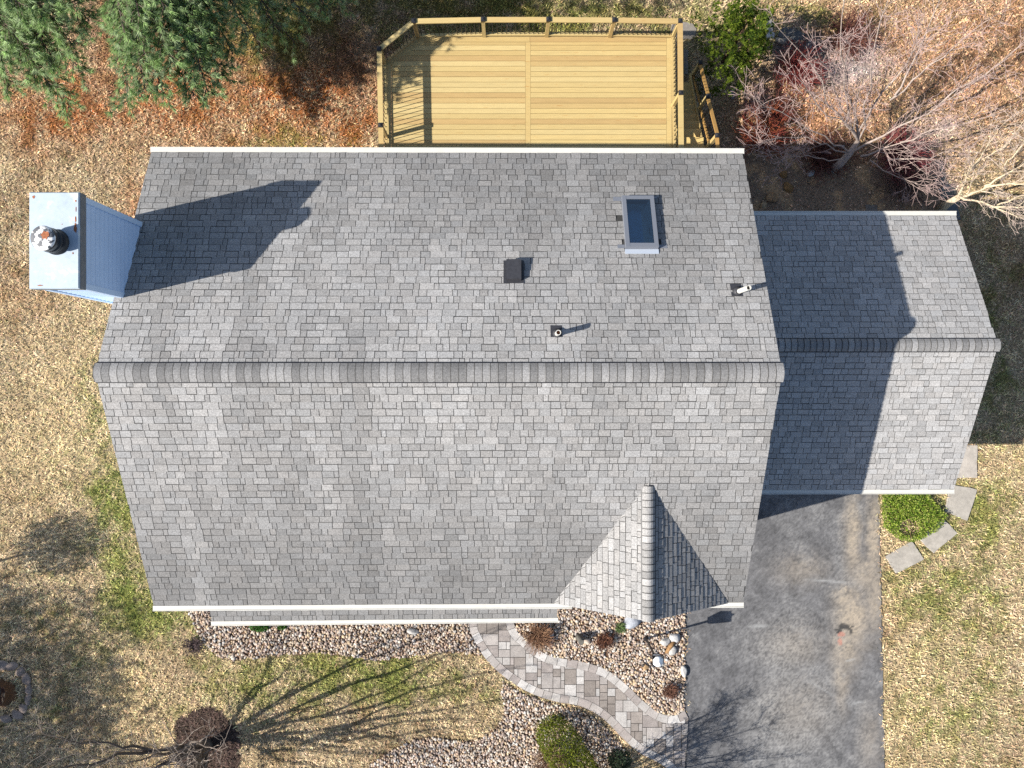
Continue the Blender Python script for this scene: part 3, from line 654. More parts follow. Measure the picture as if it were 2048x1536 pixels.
c4 = [(sx0+ins, sy0+ins), (sx1-ins, sy0+ins), (sx1-ins, sy1-ins), (sx0+ins, sy1-ins)]
tp = [onB(x, y, .11) for x, y in c4]; bt = [p-Vector((0, 0, dp))+Vector(o_) for p, o_ in zip(tp, ((.0, .02, 0), (-.15, .02, 0), (-.15, -.14, 0), (.0, -.14, 0)))]
for k in range(4): j = (k+1) % 4; mb.face([tp[k], tp[j], bt[j], bt[k]])
mb.build('light_shaft', M['well'], skl)
mb = MB(); mb.face([p+Vector((0, 0, .002)) for p in bt]); mb.build('shaft_floor', M['floor'], skl)

# roof vent and pipes
def at(u, v): return on_plane(u, v, RL, nB)
vq = at(1027, 545)
mb = MB(); vx0, vx1, vy0, vy1 = vq.x-.15, vq.x+.16, vq.y-.2, vq.y+.2
fbar(mb, vx0-.06, vx1+.06, vy0-.05, vy1+.06, .016, .022)
r = [(vx0, vy0), (vx1, vy0), (vx1, vy1), (vx0, vy1)]
mb.hexa([onB(x, y, .02) for x, y in r], [onB(x, y, .17 if y > vq.y else .11) for x, y in r]); mb.build('roof_vent', M['darkmetal'], house)
for (u, v, lean, ht) in ((1114, 668, 0, .42), (1474, 584, 1, .44)):
    b = at(u, v); mb = MB()
    fbar(mb, b.x-.13, b.x+.10, b.y-.10, b.y+.17, .016, .022)
    mb.tube([b+nB*.018, b+Vector((0, 0, .05)), b+Vector((0, 0, .10))], [.105, .085, .062], 18); bt_ = mb.build('pipe_flashing', M['darkmetal'], house)
    mb = MB(); n_ = 16; tilt = Vector((.10*lean, .03*lean, 0)); ro, ri = .052, .040; tpp = b+Vector((0, 0, ht))+tilt
    mb.tube([b, tpp], [ro, ro], n_, cap=False); mb.tube([tpp, tpp-Vector((0, 0, .25))-tilt*.5], [ri, ri], n_, cap=False)
    ring = lambda r_: [tpp+Vector((r_*math.cos(6.283*k/n_), r_*math.sin(6.283*k/n_), .0)) for k in range(n_)]
    a, c = ring(ro), ring(ri)
    for k in range(n_): j = (k+1) % n_; mb.face([a[k], a[j], c[j], c[k]])
    pp = mb.build('vent_pipe', M['white'], house)
    mb = MB(); mb.face([tpp-Vector((0, 0, .1))-tilt*.2+Vector((ri*1.0*math.cos(6.283*k/n_), ri*math.sin(6.283*k/n_), 0)) for k in range(n_)]); mb.build('pipe_opening', M['rust'], pp)

# ------------------------------------------------------------------ deck
ZD_, RH = 1.9, .93
deck = tag(empty('deck', (.5, 7.5, 0)), 'new yellow pine deck with black baluster railing behind the house', 'deck')
ZT = ZD_+RH
def pt(u, v): q = P(u, v, ZT); return Vector((q.x, q.y, 0))
PTS = [pt(764, 330), pt(761, 250), pt(758, 97), pt(827, 41), pt(966, 38), pt(1097, 38), pt(1229, 39), pt(1361, 41), pt(1362, 185), pt(1364, 330)]
PTS[0].y = 5.25; PTS[-1].y = 5.25
WC = [np.array(q) for q in (A(226, 198, 134), A(222, 192, 128), A(230, 204, 142), A(220, 188, 126), A(214, 180, 120), A(228, 200, 136))]
dr_ = random.Random(3)
def wcol(): return tuple(dr_.choice(WC)*dr_.uniform(.96, 1.04))
ex0, ex1, ey1 = PTS[2].x+.02, PTS[7].x-.02, PTS[5].y-.02
cut0, cut1 = PTS[2], PTS[3]
def xleft(y):   # left end following the cut corner
    if y <= cut0.y: return ex0
    return ex0+(y-cut0.y)/(cut1.y-cut0.y)*(cut1.x-cut0.x)
mb = MB(); bw = .146; y = 5.02; xm = P(1056, 200, ZD_).x
brd = .145
while y < ey1-brd-.01:
    y1 = min(y+bw-.011, ey1-brd-.008)
    for a0, a1, b0, b1 in ((xleft(y)+brd+.01, xleft(y1)+brd+.01, xm-.075, xm-.075), (xm+.075, xm+.075, ex1-brd-.006, ex1-brd-.006)):
        c = wcol(); zz = ZD_-dr_.uniform(0, .003)
        mb.hexa([(a0, y, ZD_-.03), (b0, y, ZD_-.03), (b1, y1, ZD_-.03), (a1, y1, ZD_-.03)], [(a0, y, zz), (b0, y, zz), (b1, y1, zz), (a1, y1, zz)], c)
    y += bw
mb.box(xm-.070, xm+.070, 5.02, ey1-brd-.008, ZD_-.03, ZD_, wcol())
mb.box(ex1-brd, ex1, 5.02, ey1-.01, ZD_-.03, ZD_, wcol()); mb.box(xleft(ey1)+.02, xm+.05, ey1-brd, ey1, ZD_-.03, ZD_-.001, wcol()); mb.box(xm+.056, ex1-brd-.006, ey1-brd, ey1, ZD_-.03, ZD_-.001, wcol())
mb.box(ex0, ex0+brd, 5.02, cut0.y, ZD_-.03, ZD_, wcol())
e0, e1 = Vector((ex0, cut0.y+.005, 0)), Vector((xleft(ey1)+.015, ey1, 0)); q = [e0, e0+Vector((brd, -.03, 0)), e1+Vector((brd*.8, -brd*.98, 0)), e1]
mb.hexa([(p.x, p.y, ZD_-.03) for p in q], [(p.x, p.y, ZD_-.0005) for p in q], wcol())
mb.build('decking', M['wood'], deck)
mb = MB()   # frame under the boards
ring = [Vector((ex0, 5.03, 0)), Vector((ex0, cut0.y, 0)), Vector((xleft(ey1), ey1, 0)), Vector((ex1, ey1, 0)), Vector((ex1, 5.03, 0))]
for a, b in zip(ring, ring[1:]): mb.bar(a+Vector((0, 0, ZD_-.16)), b+Vector((0, 0, ZD_-.16)), .04, .24, WC[3])
for k in range(14):
    x = ex0+.4+k*.55
    if x < ex1-.1: mb.box(x-.02, x+.02, 5.05, min(ey1-.05, 9.0 if x < -2.4 else 99), ZD_-.25, ZD_-.034, WC[3])
for x in (ex0+.3, xm, ex1-.3):
    for y in (6.4, 8.6): mb.box(x-.07, x+.07, y-.07, y+.07, 0, ZD_-.26, WC[3])
mb.build('deck_frame', M['wood'], deck)
def post(x, y, z0, z1, par, wd=.095):
    mb = MB(); mb.box(x-wd/2, x+wd/2, y-wd/2, y+wd/2, z0, z1-.03, wcol()); p = mb.build('post', M['wood'], par)
    mb = MB(); h = wd/2+.012
    mb.hexa([(x-h, y-h, z1-.05), (x+h, y-h, z1-.05), (x+h, y+h, z1-.05), (x-h, y+h, z1-.05)], [(x-h, y-h, z1), (x+h, y-h, z1), (x+h, y+h, z1), (x-h, y+h, z1)])
    mb.hexa([(x-h, y-h, z1+.001), (x+h, y-h, z1+.001), (x+h, y+h, z1+.001), (x-h, y+h, z1+.001)], [(x-.006, y-.006, z1+.028), (x+.006, y-.006, z1+.028), (x+.006, y+.006, z1+.028), (x-.006, y+.006, z1+.028)])
    mb.build('post_cap', M['black'], p); return p
for k, p in enumerate(PTS):
    if 0 < k < len(PTS)-1: post(p.x, p.y, ZD_-.2, ZT+.01, deck)
bal = []
for k in range(len(PTS)-1):
    a, b = PTS[k].copy(), PTS[k+1].copy(); d = (b-a).normalized(); a += d*.055; b -= d*.055
    mb = MB(); mb.bar(a+Vector((0, 0, ZT-.045)), b+Vector((0, 0, ZT-.045)), .135 if k not in (2,) else .13, .036, wcol()); 
    mb.build('top_rail', M['wood'], deck)
    mb = MB(); mb.bar(a+Vector((0, 0, ZT-.10)), b+Vector((0, 0, ZT-.10)), .04, .07, wcol()); mb.build('upper_rail', M['wood'], deck)
    mb = MB(); mb.bar(a+Vector((0, 0, ZD_+.10)), b+Vector((0, 0, ZD_+.10)), .085, .04, wcol()); mb.build('bottom_rail', M['wood'], deck)
    L = (b-a).length; nb = max(2, int(L/.118))
    for j in range(nb): bal.append(a+d*(L*(j+.5)/nb))
bal.sort(key=lambda p: p.y < 6.3)
rest = MB()
for k, p in enumerate(bal):
    if k < 98:
        mb = MB(); mb.tube([p+Vector((0, 0, ZD_+.11)), p+Vector((0, 0, ZT-.07))], [.0095]*2, 6); mb.build('baluster', M['black'], deck)
    else: rest.tube([p+Vector((0, 0, ZD_+.11)), p+Vector((0, 0, ZT-.07))], [.0095]*2, 6)
tag(rest.build('balusters', M['black'], deck), kind='stuff')
# stairs going down along the right edge, away from the house
mb = MB(); st_n = 10; sx_a, sx_b = ex1+.04, ex1+.98; y_top, y_bot = 6.35, 9.35
rise, run = ZD_/st_n, (y_bot-y_top)/st_n
for x in (sx_a+.03, sx_b-.03):
    mb.hexa([(x-.02, y_top-.1, ZD_-.42), (x+.02, y_top-.1, ZD_-.42), (x+.02, y_bot-.1, 0), (x-.02, y_bot-.1, 0)], [(x-.02, y_top-.1, ZD_-.05), (x+.02, y_top-.1, ZD_-.05), (x+.02, y_bot, .17), (x-.02, y_bot, .17)], WC[1])
stairs = mb.build('stairs', M['wood'], deck)
for k in range(st_n-1):
    z = ZD_-rise*(k+1); y0 = y_top+run*k
    mb = MB(); mb.box(sx_a, sx_b, y0+.0, y0+run+.02, z-.035, z, tuple(np.array(A(248, 214, 140))*dr_.uniform(.9, 1.05))); mb.box(sx_a+.05, sx_b-.05, y0-.022, y0-.003, z+.001, z+rise-.036, WC[3]*.9)
    mb.build('tread', M['wood'], stairs)
mb = MB()
for k in range(9): mb.box(sx_a, sx_b, 5.05+k*.146, 5.05+k*.146+.14, ZD_-.03, ZD_-.002, wcol())
mb.build('landing', M['wood'], stairs)
sp = []
for y in (9.32, 8.02, 6.62, 5.3):
    zb = max(0, min(ZD_, ZD_-(y-y_top)/run*rise)); zt2 = zb+RH+.06
    post(sx_b+.055, y, max(0, zb-.3), zt2, stairs); sp.append((y, zb, zt2))
X = sx_b+.055
mbb = MB()
for (ya, za, ta), (yb, zb, tb) in zip(sp, sp[1:]):
    a, b = Vector((X, ya-.055, ta-.05)), Vector((X, yb+.055, tb-.05)); c = tuple(np.array(A(206, 160, 92)))
    mb = MB(); mb.bar(a, b, .09, .036, c); mb.build('stair_rail', M['wood'], stairs)
    a2, b2 = Vector((X, ya-.055, za+.16)), Vector((X, yb+.055, zb+.16)); mb = MB(); mb.bar(a2, b2, .05, .06, c); mb.build('stair_bottom_rail', M['wood'], stairs)
    nb = int((a-b).length/.115)
    for j in range(nb):
        t = (j+.5)/nb; mb = MB(); mb.tube([a2.lerp(b2, t), a.lerp(b, t)], [.0095]*2, 6); mb.build('baluster', M['black'], stairs)
a, b = Vector((sx_a+.06, 8.0, .95+.55)), Vector((sx_a+.06, 6.3, ZT-.1))
mb = MB(); mb.bar(Vector((sx_a+.05, 7.35, 1.75)), Vector((sx_a+.32, 5.9, 2.1)), .05, .06, WC[0]); mb.build('handrail', M['wood'], stairs)

# ------------------------------------------------------------------ stones and slabs
def slabthing(name, px, z, col, label, cat='stepping stone', group='stepping stones', seed=0):
    q = random.Random(seed); ps = [P(*p) for p in px]; ring = []
    for k in range(len(ps)):
        a, b = ps[k], ps[(k+1) % len(ps)]
        for t in (0, .25, .5, .75): r_ = a.lerp(b, t); ring.append(r_+Vector((q.uniform(-.012, .012), q.uniform(-.012, .012), 0)))
    c = sum(ring, Vector())/len(ring)
    if sum(ring[k-1].x*ring[k].y-ring[k].x*ring[k-1].y for k in range(len(ring))) < 0: ring = ring[::-1]
    mb = MB(); rr = [p+(c-p).normalized()*.012 for p in ring]
    mb.hexa([(p.x, p.y, -.03) for p in ring], [(p.x, p.y, z-.012) for p in ring], col); mb.hexa([(p.x, p.y, z-.0115) for p in ring], [(p.x, p.y, z) for p in rr], col)
    return tag(mb.build(name, M['slab'], None), label, cat, group)
LG = A(196, 188, 176)
for k, (px, c, lb) in enumerate([
    ([(1886, 890), (1954, 890), (1953, 956), (1886, 956)], A(206, 196, 184), 'pale concrete slab beside the right garage wall, half in shade'),
    ([(1900, 968), (1954, 978), (1934, 1042), (1889, 1022)], LG, 'grey paving slab at the front corner of the garage gutter'),
    ([(1884, 1034), (1914, 1066), (1866, 1106), (1838, 1078)], LG, 'grey paving slab touching the right tip of the low green shrub'),
    ([(1824, 1082), (1848, 1118), (1791, 1147), (1769, 1112)], LG, 'paving slab next to the driveway edge below the low green shrub'),
    ([(1527, 41), (1547, 38), (1545, 62), (1535, 70), (1526, 60)], A(186, 180, 174), 'small pale flagstone beside the dark green yew'),
    ([(1566, 55), (1590, 56), (1576, 84), (1554, 72)], A(108, 108, 108), 'dark slate flagstone left of the pair above the dark gravel'),
    ([(1590, 58), (1612, 70), (1592, 88), (1576, 76)], A(104, 106, 106), 'dark slate flagstone right of the pair above the dark gravel'),
    ([(1616, 80), (1636, 86), (1632, 100), (1610, 96)], A(110, 112, 114), 'slate flagstone half hidden by twigs right of the slate pair'),
    ([(1864, 318), (1884, 322), (1890, 345), (1866, 345)], A(120, 126, 122), 'dark flagstone under the bare tree, farthest from the garage gutter'),
    ([(1862, 350), (1888, 338), (1892, 358), (1868, 366)], A(116, 122, 118), 'dark flagstone in the middle of the row leading to the garage corner'),
    ([(1876, 382), (1906, 372), (1912, 388), (1884, 400)], A(146, 142, 126), 'mottled flagstone at the base of the cream barked tree'),
    ([(1892, 408), (1914, 404), (1920, 440), (1890, 440)], A(128, 130, 132), 'grey flagstone tucked against the back garage gutter'),
    ([(1345, 40), (1385, 48), (1394, 60), (1388, 78), (1362, 80), (1340, 66)], A(158, 150, 140), 'broad concrete pad under the back right deck corner'),
    ([(1367, 100), (1376, 100), (1376, 150), (1367, 150)], A(150, 144, 136), 'narrow concrete strip at the foot of the deck stairs'),
    ([(1730, 410), (1754, 410), (1754, 440), (1730, 440)], A(150, 140, 128), 'square stone block against the back garage gutter'),
]): slabthing('stepping_stone' if k not in (12, 13, 14) else 'concrete_pad', px, .035, c, lb, *(('stepping stone', 'stepping stones') if k not in (12, 13, 14) else ('slab', 'concrete pads')), seed=k)

def boulder(u, v, rx, ry, rz, col, label, rot=0., seed=1, name='boulder', group='loose rocks'):
    q = np.random.default_rng(seed); V = SV2.copy(); nd = q.normal(size=(7, 3)); nd /= np.linalg.norm(nd, axis=1)[:, None]
    for d in nd:
        k = V@d; lim = q.uniform(.55, .85); V -= np.clip(k-lim, 0, None)[:, None]*d
    V *= np.array([rx, ry, rz])*1.15; c, s = math.cos(rot), math.sin(rot); V = np.stack([V[:, 0]*c-V[:, 1]*s, V[:, 0]*s+V[:, 1]*c, V[:, 2]], -1)
    p = P(u, v, rz*.5); V += np.array([p.x, p.y, rz*.5])
    o = np_mesh(name, V, SF2, M['rock'], fcol=np.repeat(np.array([col]), len(SF2), 0))
    return tag(o, label, 'rock', group)
W1 = A(214, 210, 204)
for a in [
    (1329, 1283, .17, .12, .10, W1, 'white triangular rock by the driveway, left of the brown log', .4, 1),
    (1349, 1275, .14, .15, .12, A(214, 212, 210), 'grey white rock at the upper end of the brown log', -.5, 2),
    (1345, 1301, .15, .11, .11, W1, 'white rock touching the lower end of the brown log', .9, 3),
    (1368, 1343, .09, .17, .10, W1, 'white rock on the broken edge of the driveway', .2, 4),
    (1172, 1283, .13, .10, .09, A(226, 208, 190), 'cream rock between the reddish clump and the dark stump', .2, 5),
    (826, 1262, .17, .09, .08, W1, 'white flat rock lying in the long stone bed below the porch gutter', -.1, 6),
    (1264, 1240, .28, .22, .20, A(178, 182, 190), 'large blue white boulder under the tip of the entry gable', .5, 7),
    (1290, 1333, .12, .09, .09, A(206, 170, 126), 'tan rock in the middle of the pinkish stone bed', .3, 8),
    (1287, 1331, .07, .07, .07, A(92, 84, 78), 'small dark rock beside the tan rock in the pinkish bed', .3, 9),
    (1683, 294, .10, .06, .06, W1, 'small bright white rock left of the bare tree trunk', 0, 10),
    (1621, 346, .12, .09, .08, A(210, 208, 206), 'white rock lying on the shaded soil', .5, 11),
    (1545, 395, .18, .14, .10, A(196, 158, 116), 'largest tan rock on the shaded soil by the main roof edge', .2, 12),
    (1528, 411, .09, .13, .08, A(204, 178, 140), 'oval tan rock next to the garage gutter on shaded soil', -.3, 13),
    (1522, 420, .08, .08, .07, A(196, 160, 126), 'small tan rock half hidden by the garage gutter', .2, 14),
    (1577, 374, .12, .16, .07, A(178, 136, 84), 'ochre rock in the middle of the shaded soil', .6, 15),
    (1566, 345, .10, .16, .06, A(168, 128, 80), 'flat ochre clod up the slope on the shaded soil', .5, 16),
    (1464, 187, .08, .17, .08, A(176, 176, 180), 'grey upright stone below the yew beside the deck stairs', 0, 17),
    (1540, 72, .14, .10, .09, A(222, 214, 206), 'white rock at the right foot of the yew', .3, 18),
    (1561, 82, .15, .09, .09, A(178, 168, 156), 'buff rock at the left end of the dark gravel', -.5, 19),
    (1088, 1523, .11, .14, .10, A(226, 216, 206), 'pale rock among tan twigs left of the hedge', .2, 20),
    (410, 1526, .09, .06, .06, A(206, 186, 170), 'small pale rock on the dark mulch ring', .2, 21),
]: boulder(*a)
# log between the white rocks
mb = MB(); mb.tube([P(1349, 1283, .08), P(1340, 1294, .10), P(1334, 1304, .07), P(1345, 1306, .06)], [.06, .07, .065, .04], 8, A(176, 136, 92)); tag(mb.build('log', M['bark']), 'short brown log lying between white rocks by the driveway', 'log')
# dark stump thing in the bed
mb = MB(); b = P(1158, 1272); mb.tube([b, b+Vector((.02, -.02, .25)), b+Vector((.03, -.05, .42))], [.12, .10, .085], 9, A(120, 116, 108)); tag(mb.build('stump', M['bark']), 'low grey post stump in the pinkish stone bed', 'stump')
# broken stump with stone ring at the left edge
mb = MB(); b = P(8, 1385); q = random.Random(9); n_ = 14
rings = []
for z, r_ in ((0, .42), (.12, .33), (.28, .28)):
    rings.append([b+Vector((r_*q.uniform(.85, 1.15)*math.cos(6.283*k/n_), r_*q.uniform(.85, 1.15)*math.sin(6.283*k/n_), z+(q.uniform(-.05, .16) if z > .2 else 0))) for k in range(n_)])
for i in range(2):
    for k in range(n_): j = (k+1) % n_; mb.face([rings[i][k], rings[i][j], rings[i+1][j], rings[i+1][k]], A(120, 84, 56))
ct = b+Vector((0, 0, .12))
for k in range(n_): mb.face([rings[2][k], rings[2][(k+1) % n_], ct], A(90, 58, 40) if k % 3 else A(150, 128, 104))
tag(mb.build('tree_stump', M['bark']), 'broken brown tree stump inside the curved stone ring', 'stump')
ringpx = [(2, 1330, 16, 9, .1), (24, 1333, 13, 8, -.3), (42, 1342, 11, 9, -.6), (53, 1359, 8, 12, -.1), (57, 1379, 7, 12, 0), (55, 1399, 8, 11, .2), (47, 1416, 9, 10, .6), (34, 1429, 12, 8, .4), (14, 1437, 13, 8, .1)]
names_r = ['first', 'second', 'third', 'fourth', 'fifth', 'sixth', 'seventh', 'eighth', 'last']
for k, (u, v, a, b_, rt) in enumerate(ringpx):
    boulder(u, v, a*.0152, b_*.0152, .06, A(168, 150, 138), f'flat grey edging stone, {names_r[k]} clockwise from the photo edge in the stump ring', -rt, 40+k, 'edging_stone', 'edging stones round the stump')

# ------------------------------------------------------------------ lamp post
lb = P(1291, 1276); lamp = tag(empty('lamp_post', lb), 'black lamp post with lantern, its top painted white as sun glare, standing in the pinkish stone bed', 'lamp post')
mb = MB(); mb.lathe(lb, [(.08, 0), (.08, .05), (.045, .09), (.036, .2), (.034, 1.45), (.05, 1.47), (.05, 1.5), (.03, 1.52)], 12); mb.build('pole', M['black'], lamp)
mb = MB(); lz = 1.52
def ring4(h, z): return [lb+Vector((x*h, y*h, z)) for x, y in ((-1, -1), (1, -1), (1, 1), (-1, 1))]
b0_, t0_ = ring4(.09, lz), ring4(.155, lz+.34)
for k in range(4): mb.bar(b0_[k], t0_[k], .016, .016)
for rg in (b0_, t0_):
    for k in range(4): mb.bar(rg[k], rg[(k+1) % 4], .018, .018)
mb.hexa(ring4(.085, lz-.02), ring4(.09, lz+.005)); ln_ = mb.build('lantern', M['black'], lamp)
mb = MB(); bi, ti = ring4(.084, lz+.012), ring4(.148, lz+.33)
for k in range(4): mb.face([bi[k], bi[(k+1) % 4], ti[(k+1) % 4], ti[k]])
mb.build('pane', mat('frosted_pane', (.8, .8, .78), rough=.2, attr=False), ln_)
mb = MB(); mb.lathe(lb, [(.155, lz+.35), (.15, lz+.365), (.08, lz+.43), (.05, lz+.47), (.03, lz+.50), (.01, lz+.54)], 8); mb.build('lantern_roof', mat('glare_white_lantern_roof', (.82, .81, .79), rough=.4, attr=False), ln_)  # roof coloured white to stand in for sun glare on the lantern

# ------------------------------------------------------------------ plants
def rv(n): v = NR.normal(size=(n, 3)); return v/np.linalg.norm(v, axis=1)[:, None]
def tufts(cent, dirs, n, ln, wd, spread, droop=0.):
    """n needle triangles per centre fanned round its direction"""
    K = len(cent); c = np.repeat(cent, n, 0); d = np.repeat(dirs, n, 0)+rv(K*n)*spread; d[:, 2] -= droop
    d /= np.linalg.norm(d, axis=1)[:, None]; l = NR.uniform(.7, 1.1, K*n)[:, None]*ln
    s = np.cross(d, rv(K*n)); s /= np.linalg.norm(s, axis=1)[:, None]+1e-9
    V = np.stack([c-s*wd/2, c+s*wd/2, c+d*l], 1).reshape(-1, 3)
    return V, np.arange(K*n*3).reshape(-1, 3)
def leaves(cent, size, up=.4, asp=.6):
    n = len(cent); d = rv(n); nrm = rv(n); nrm[:, 2] = np.abs(nrm[:, 2])+up; nrm /= np.linalg.norm(nrm, axis=1)[:, None]
    d -= (d*nrm).sum(1)[:, None]*nrm; d /= np.linalg.norm(d, axis=1)[:, None]; s = np.cross(nrm, d); z = NR.uniform(.6, 1.2, n)[:, None]*size
    V = np.stack([cent-d*z/2, cent+s*z*asp/2, cent+d*z/2, cent-s*z*asp/2], 1).reshape(-1, 3)
    return V, np.arange(n*4).reshape(-1, 4)
def shade(n, cols, sd=.18):
    cols = np.array(cols); return cols[NR.integers(0, len(cols), n)]*np.clip(NR.normal(1, sd, (n, 1)), .5, 1.6)
def wander(p, q, n, amt, r):
    p, q = Vector(p), Vector(q); o = []; L = (q-p).length; off = Vector()
    for k in range(n+1):
        t = k/n
        if k and k < n: off += Vector((r.gauss(0, 1), r.gauss(0, 1), r.gauss(0, .7)))*amt*L/n
        o.append(p.lerp(q, t)+off*(1-t**3))
    return o
# --- pines
def pine(trunk_xy, top, limbs, label, seed, width=.0155):
    r = random.Random(seed); root = tag(empty('pine_tree', (*trunk_xy, 0)), label, 'pine tree', 'pines at the back left corner')
    mb = MB(); mb.tube([(trunk_xy[0], trunk_xy[1], z) for z in (0, 3, 6, 9, top)], [.28, .24, .19, .13, .03], 9, A(120, 96, 78)); mb.build('trunk', M['bark'], root)
    br = MB(); cen, drs, sh = [], [], []
    for (tip, ztr, dens) in limbs:
        tip = Vector(tip); s = Vector((trunk_xy[0], trunk_xy[1], ztr)); pts = wander(s, tip, 7, .10, r)
        br.tube(pts, [.05*(1-k/8)+.008 for k in range(8)], 5, A(122, 108, 98)); L = (tip-s).length; d0 = (tip-s).normalized()
        m_ = int(L*5*dens)
        for k in range(m_):
            t = 1-(k+.5)/m_*min(.75, 2.6/L); i = min(int(t*7), 6); p = pts[i].lerp(pts[i+1], t*7-i)
            sd_ = 1 if k % 2 else -1; a = r.uniform(.3, 1.0)*sd_; dd = Vector((d0.x*math.cos(a)-d0.y*math.sin(a), d0.x*math.sin(a)+d0.y*math.cos(a), d0.z*.3+r.uniform(-.05, .25)))
            tl = r.uniform(.25, .75)*(.4+.8*(1-t)*min(L, 4)/2.0+.25); tl = min(tl, .95); q = p+dd*tl
            br.tube([p, p.lerp(q, .5)+Vector((0, 0, .02)), q], [.012, .009, .006], 4, A(130, 112, 98))
            nn = max(2, int(tl/.085))
            for j in range(nn):
                tt = (j+1)/nn; pp = p.lerp(q, tt)+Vector((r.gauss(0, .025), r.gauss(0, .025), r.gauss(0, .02)))
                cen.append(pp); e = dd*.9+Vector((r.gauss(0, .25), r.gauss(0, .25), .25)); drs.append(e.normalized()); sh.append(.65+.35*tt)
    br.build('limbs', M['bark'], root)
    cen, drs, sh = np.array(cen), np.array(drs), np.array(sh); NN = 22
    V, Fc = tufts(cen, drs, NN, .20, width, .55, .10)
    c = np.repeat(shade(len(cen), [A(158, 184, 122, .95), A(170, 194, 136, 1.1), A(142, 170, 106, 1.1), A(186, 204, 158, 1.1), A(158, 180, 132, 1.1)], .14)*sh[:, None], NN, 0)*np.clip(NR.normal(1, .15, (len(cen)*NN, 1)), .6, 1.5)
    np_mesh('needles', V, Fc, M['needle'], root, fcol=c)
def tips(L): return [(P(u, v, z), zt, dn) for u, v, z, zt, dn in L]
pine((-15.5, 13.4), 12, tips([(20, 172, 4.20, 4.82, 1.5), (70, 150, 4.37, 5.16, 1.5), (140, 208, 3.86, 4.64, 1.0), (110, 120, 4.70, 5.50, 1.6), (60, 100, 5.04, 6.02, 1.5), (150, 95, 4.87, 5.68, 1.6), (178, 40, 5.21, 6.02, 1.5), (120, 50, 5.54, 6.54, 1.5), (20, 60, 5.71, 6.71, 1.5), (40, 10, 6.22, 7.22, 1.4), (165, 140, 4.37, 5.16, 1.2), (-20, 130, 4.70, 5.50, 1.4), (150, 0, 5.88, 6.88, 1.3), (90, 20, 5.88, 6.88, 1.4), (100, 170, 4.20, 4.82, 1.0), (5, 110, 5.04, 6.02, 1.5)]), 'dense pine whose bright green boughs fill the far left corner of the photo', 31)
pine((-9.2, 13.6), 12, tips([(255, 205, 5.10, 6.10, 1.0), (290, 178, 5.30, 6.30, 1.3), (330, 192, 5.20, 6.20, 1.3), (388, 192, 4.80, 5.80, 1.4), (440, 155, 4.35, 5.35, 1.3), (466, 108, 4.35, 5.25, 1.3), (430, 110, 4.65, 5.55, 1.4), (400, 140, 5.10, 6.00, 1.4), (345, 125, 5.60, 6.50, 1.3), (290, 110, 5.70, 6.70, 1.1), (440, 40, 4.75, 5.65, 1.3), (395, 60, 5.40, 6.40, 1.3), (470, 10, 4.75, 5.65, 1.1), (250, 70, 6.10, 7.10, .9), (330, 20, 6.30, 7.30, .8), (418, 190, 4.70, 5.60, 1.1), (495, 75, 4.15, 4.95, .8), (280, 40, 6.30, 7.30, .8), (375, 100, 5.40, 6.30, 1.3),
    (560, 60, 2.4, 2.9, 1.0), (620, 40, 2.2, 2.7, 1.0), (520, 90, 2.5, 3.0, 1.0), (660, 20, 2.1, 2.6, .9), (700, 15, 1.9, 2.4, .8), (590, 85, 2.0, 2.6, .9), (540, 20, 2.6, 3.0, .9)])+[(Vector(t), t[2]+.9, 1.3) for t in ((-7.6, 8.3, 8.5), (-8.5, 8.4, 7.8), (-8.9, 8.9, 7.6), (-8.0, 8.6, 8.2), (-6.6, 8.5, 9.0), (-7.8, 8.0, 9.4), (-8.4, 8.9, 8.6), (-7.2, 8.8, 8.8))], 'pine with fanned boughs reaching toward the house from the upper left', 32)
# --- bare trees
def bare_tree(root, base, limbs, bark, twigcol, seed, trunk_pts, trunk_r, sub=9, tw=4, twl=.55, RF=1., bend=.18):
    r = random.Random(seed); mb = MB(); mb.tube(trunk_pts, trunk_r, 10, bark); mb.build('trunk', M['bark'], root)
    mb = MB()
    def shoot(p, d, L, rad, dep):
        pts = [p]; dd = d.copy()
        for k in range(4):
            dd = (dd+Vector((r.gauss(0, bend), r.gauss(0, bend), r.gauss(0, bend*.7)))).normalized(); pts.append(pts[-1]+dd*L/4)
        c = tuple(a*(1-dep/3)+b*dep/3 for a, b in zip(bark, twigcol))
        mb.tube(pts, [max(.0038, rad*(1-k/5)) for k in range(5)], 4 if rad < .02 else 6, c, cap=False)
        if dep >= 3: return
        for k in range(tw if dep else tw+1):
            t = r.uniform(.25, 1.0); i = min(int(t*4), 3); q = pts[i].lerp(pts[i+1], t*4-i)
            nd = (dd+Vector((r.gauss(0, .65), r.gauss(0, .65), r.gauss(.05, .45)))).normalized()
            shoot(q, nd, L*r.uniform(.45, .72), rad*.55, dep+1)
    for (s, e, rad) in limbs:
        rad *= RF; pts = wander(s, e, 8, .16, r); d = (Vector(e)-Vector(s)).normalized(); L = (Vector(e)-Vector(s)).length
        mb.tube(pts, [rad*(1-.75*k/8) for k in range(9)], 7, bark, cap=False)
        for k in range(sub):
            t = r.uniform(.22, 1.0); i = min(int(t*8), 7); q = pts[i].lerp(pts[i+1], t*8-i)
            nd = (d*1.1+Vector((r.gauss(0, .55), r.gauss(0, .55), r.gauss(.1, .35)))).normalized()
            shoot(q, nd, twl*r.uniform(.6, 1.25)*(1.25-.4*t), rad*.34*(1.1-.5*t), 1)
        shoot(pts[-1], d, twl, rad*.3, 1)
    mb.build('crown', M['bark'], root)
b = P(1659, 340); f1 = P(1700, 306, .9); f2 = P(1716, 282, 1.05)
t1 = tag(empty('bare_tree', b), 'leafless tree with pale pinkish twigs leaning over the garden behind the garage', 'tree')
BK, TW = A(190, 172, 160, 1.7), A(214, 184, 176, 1.7)
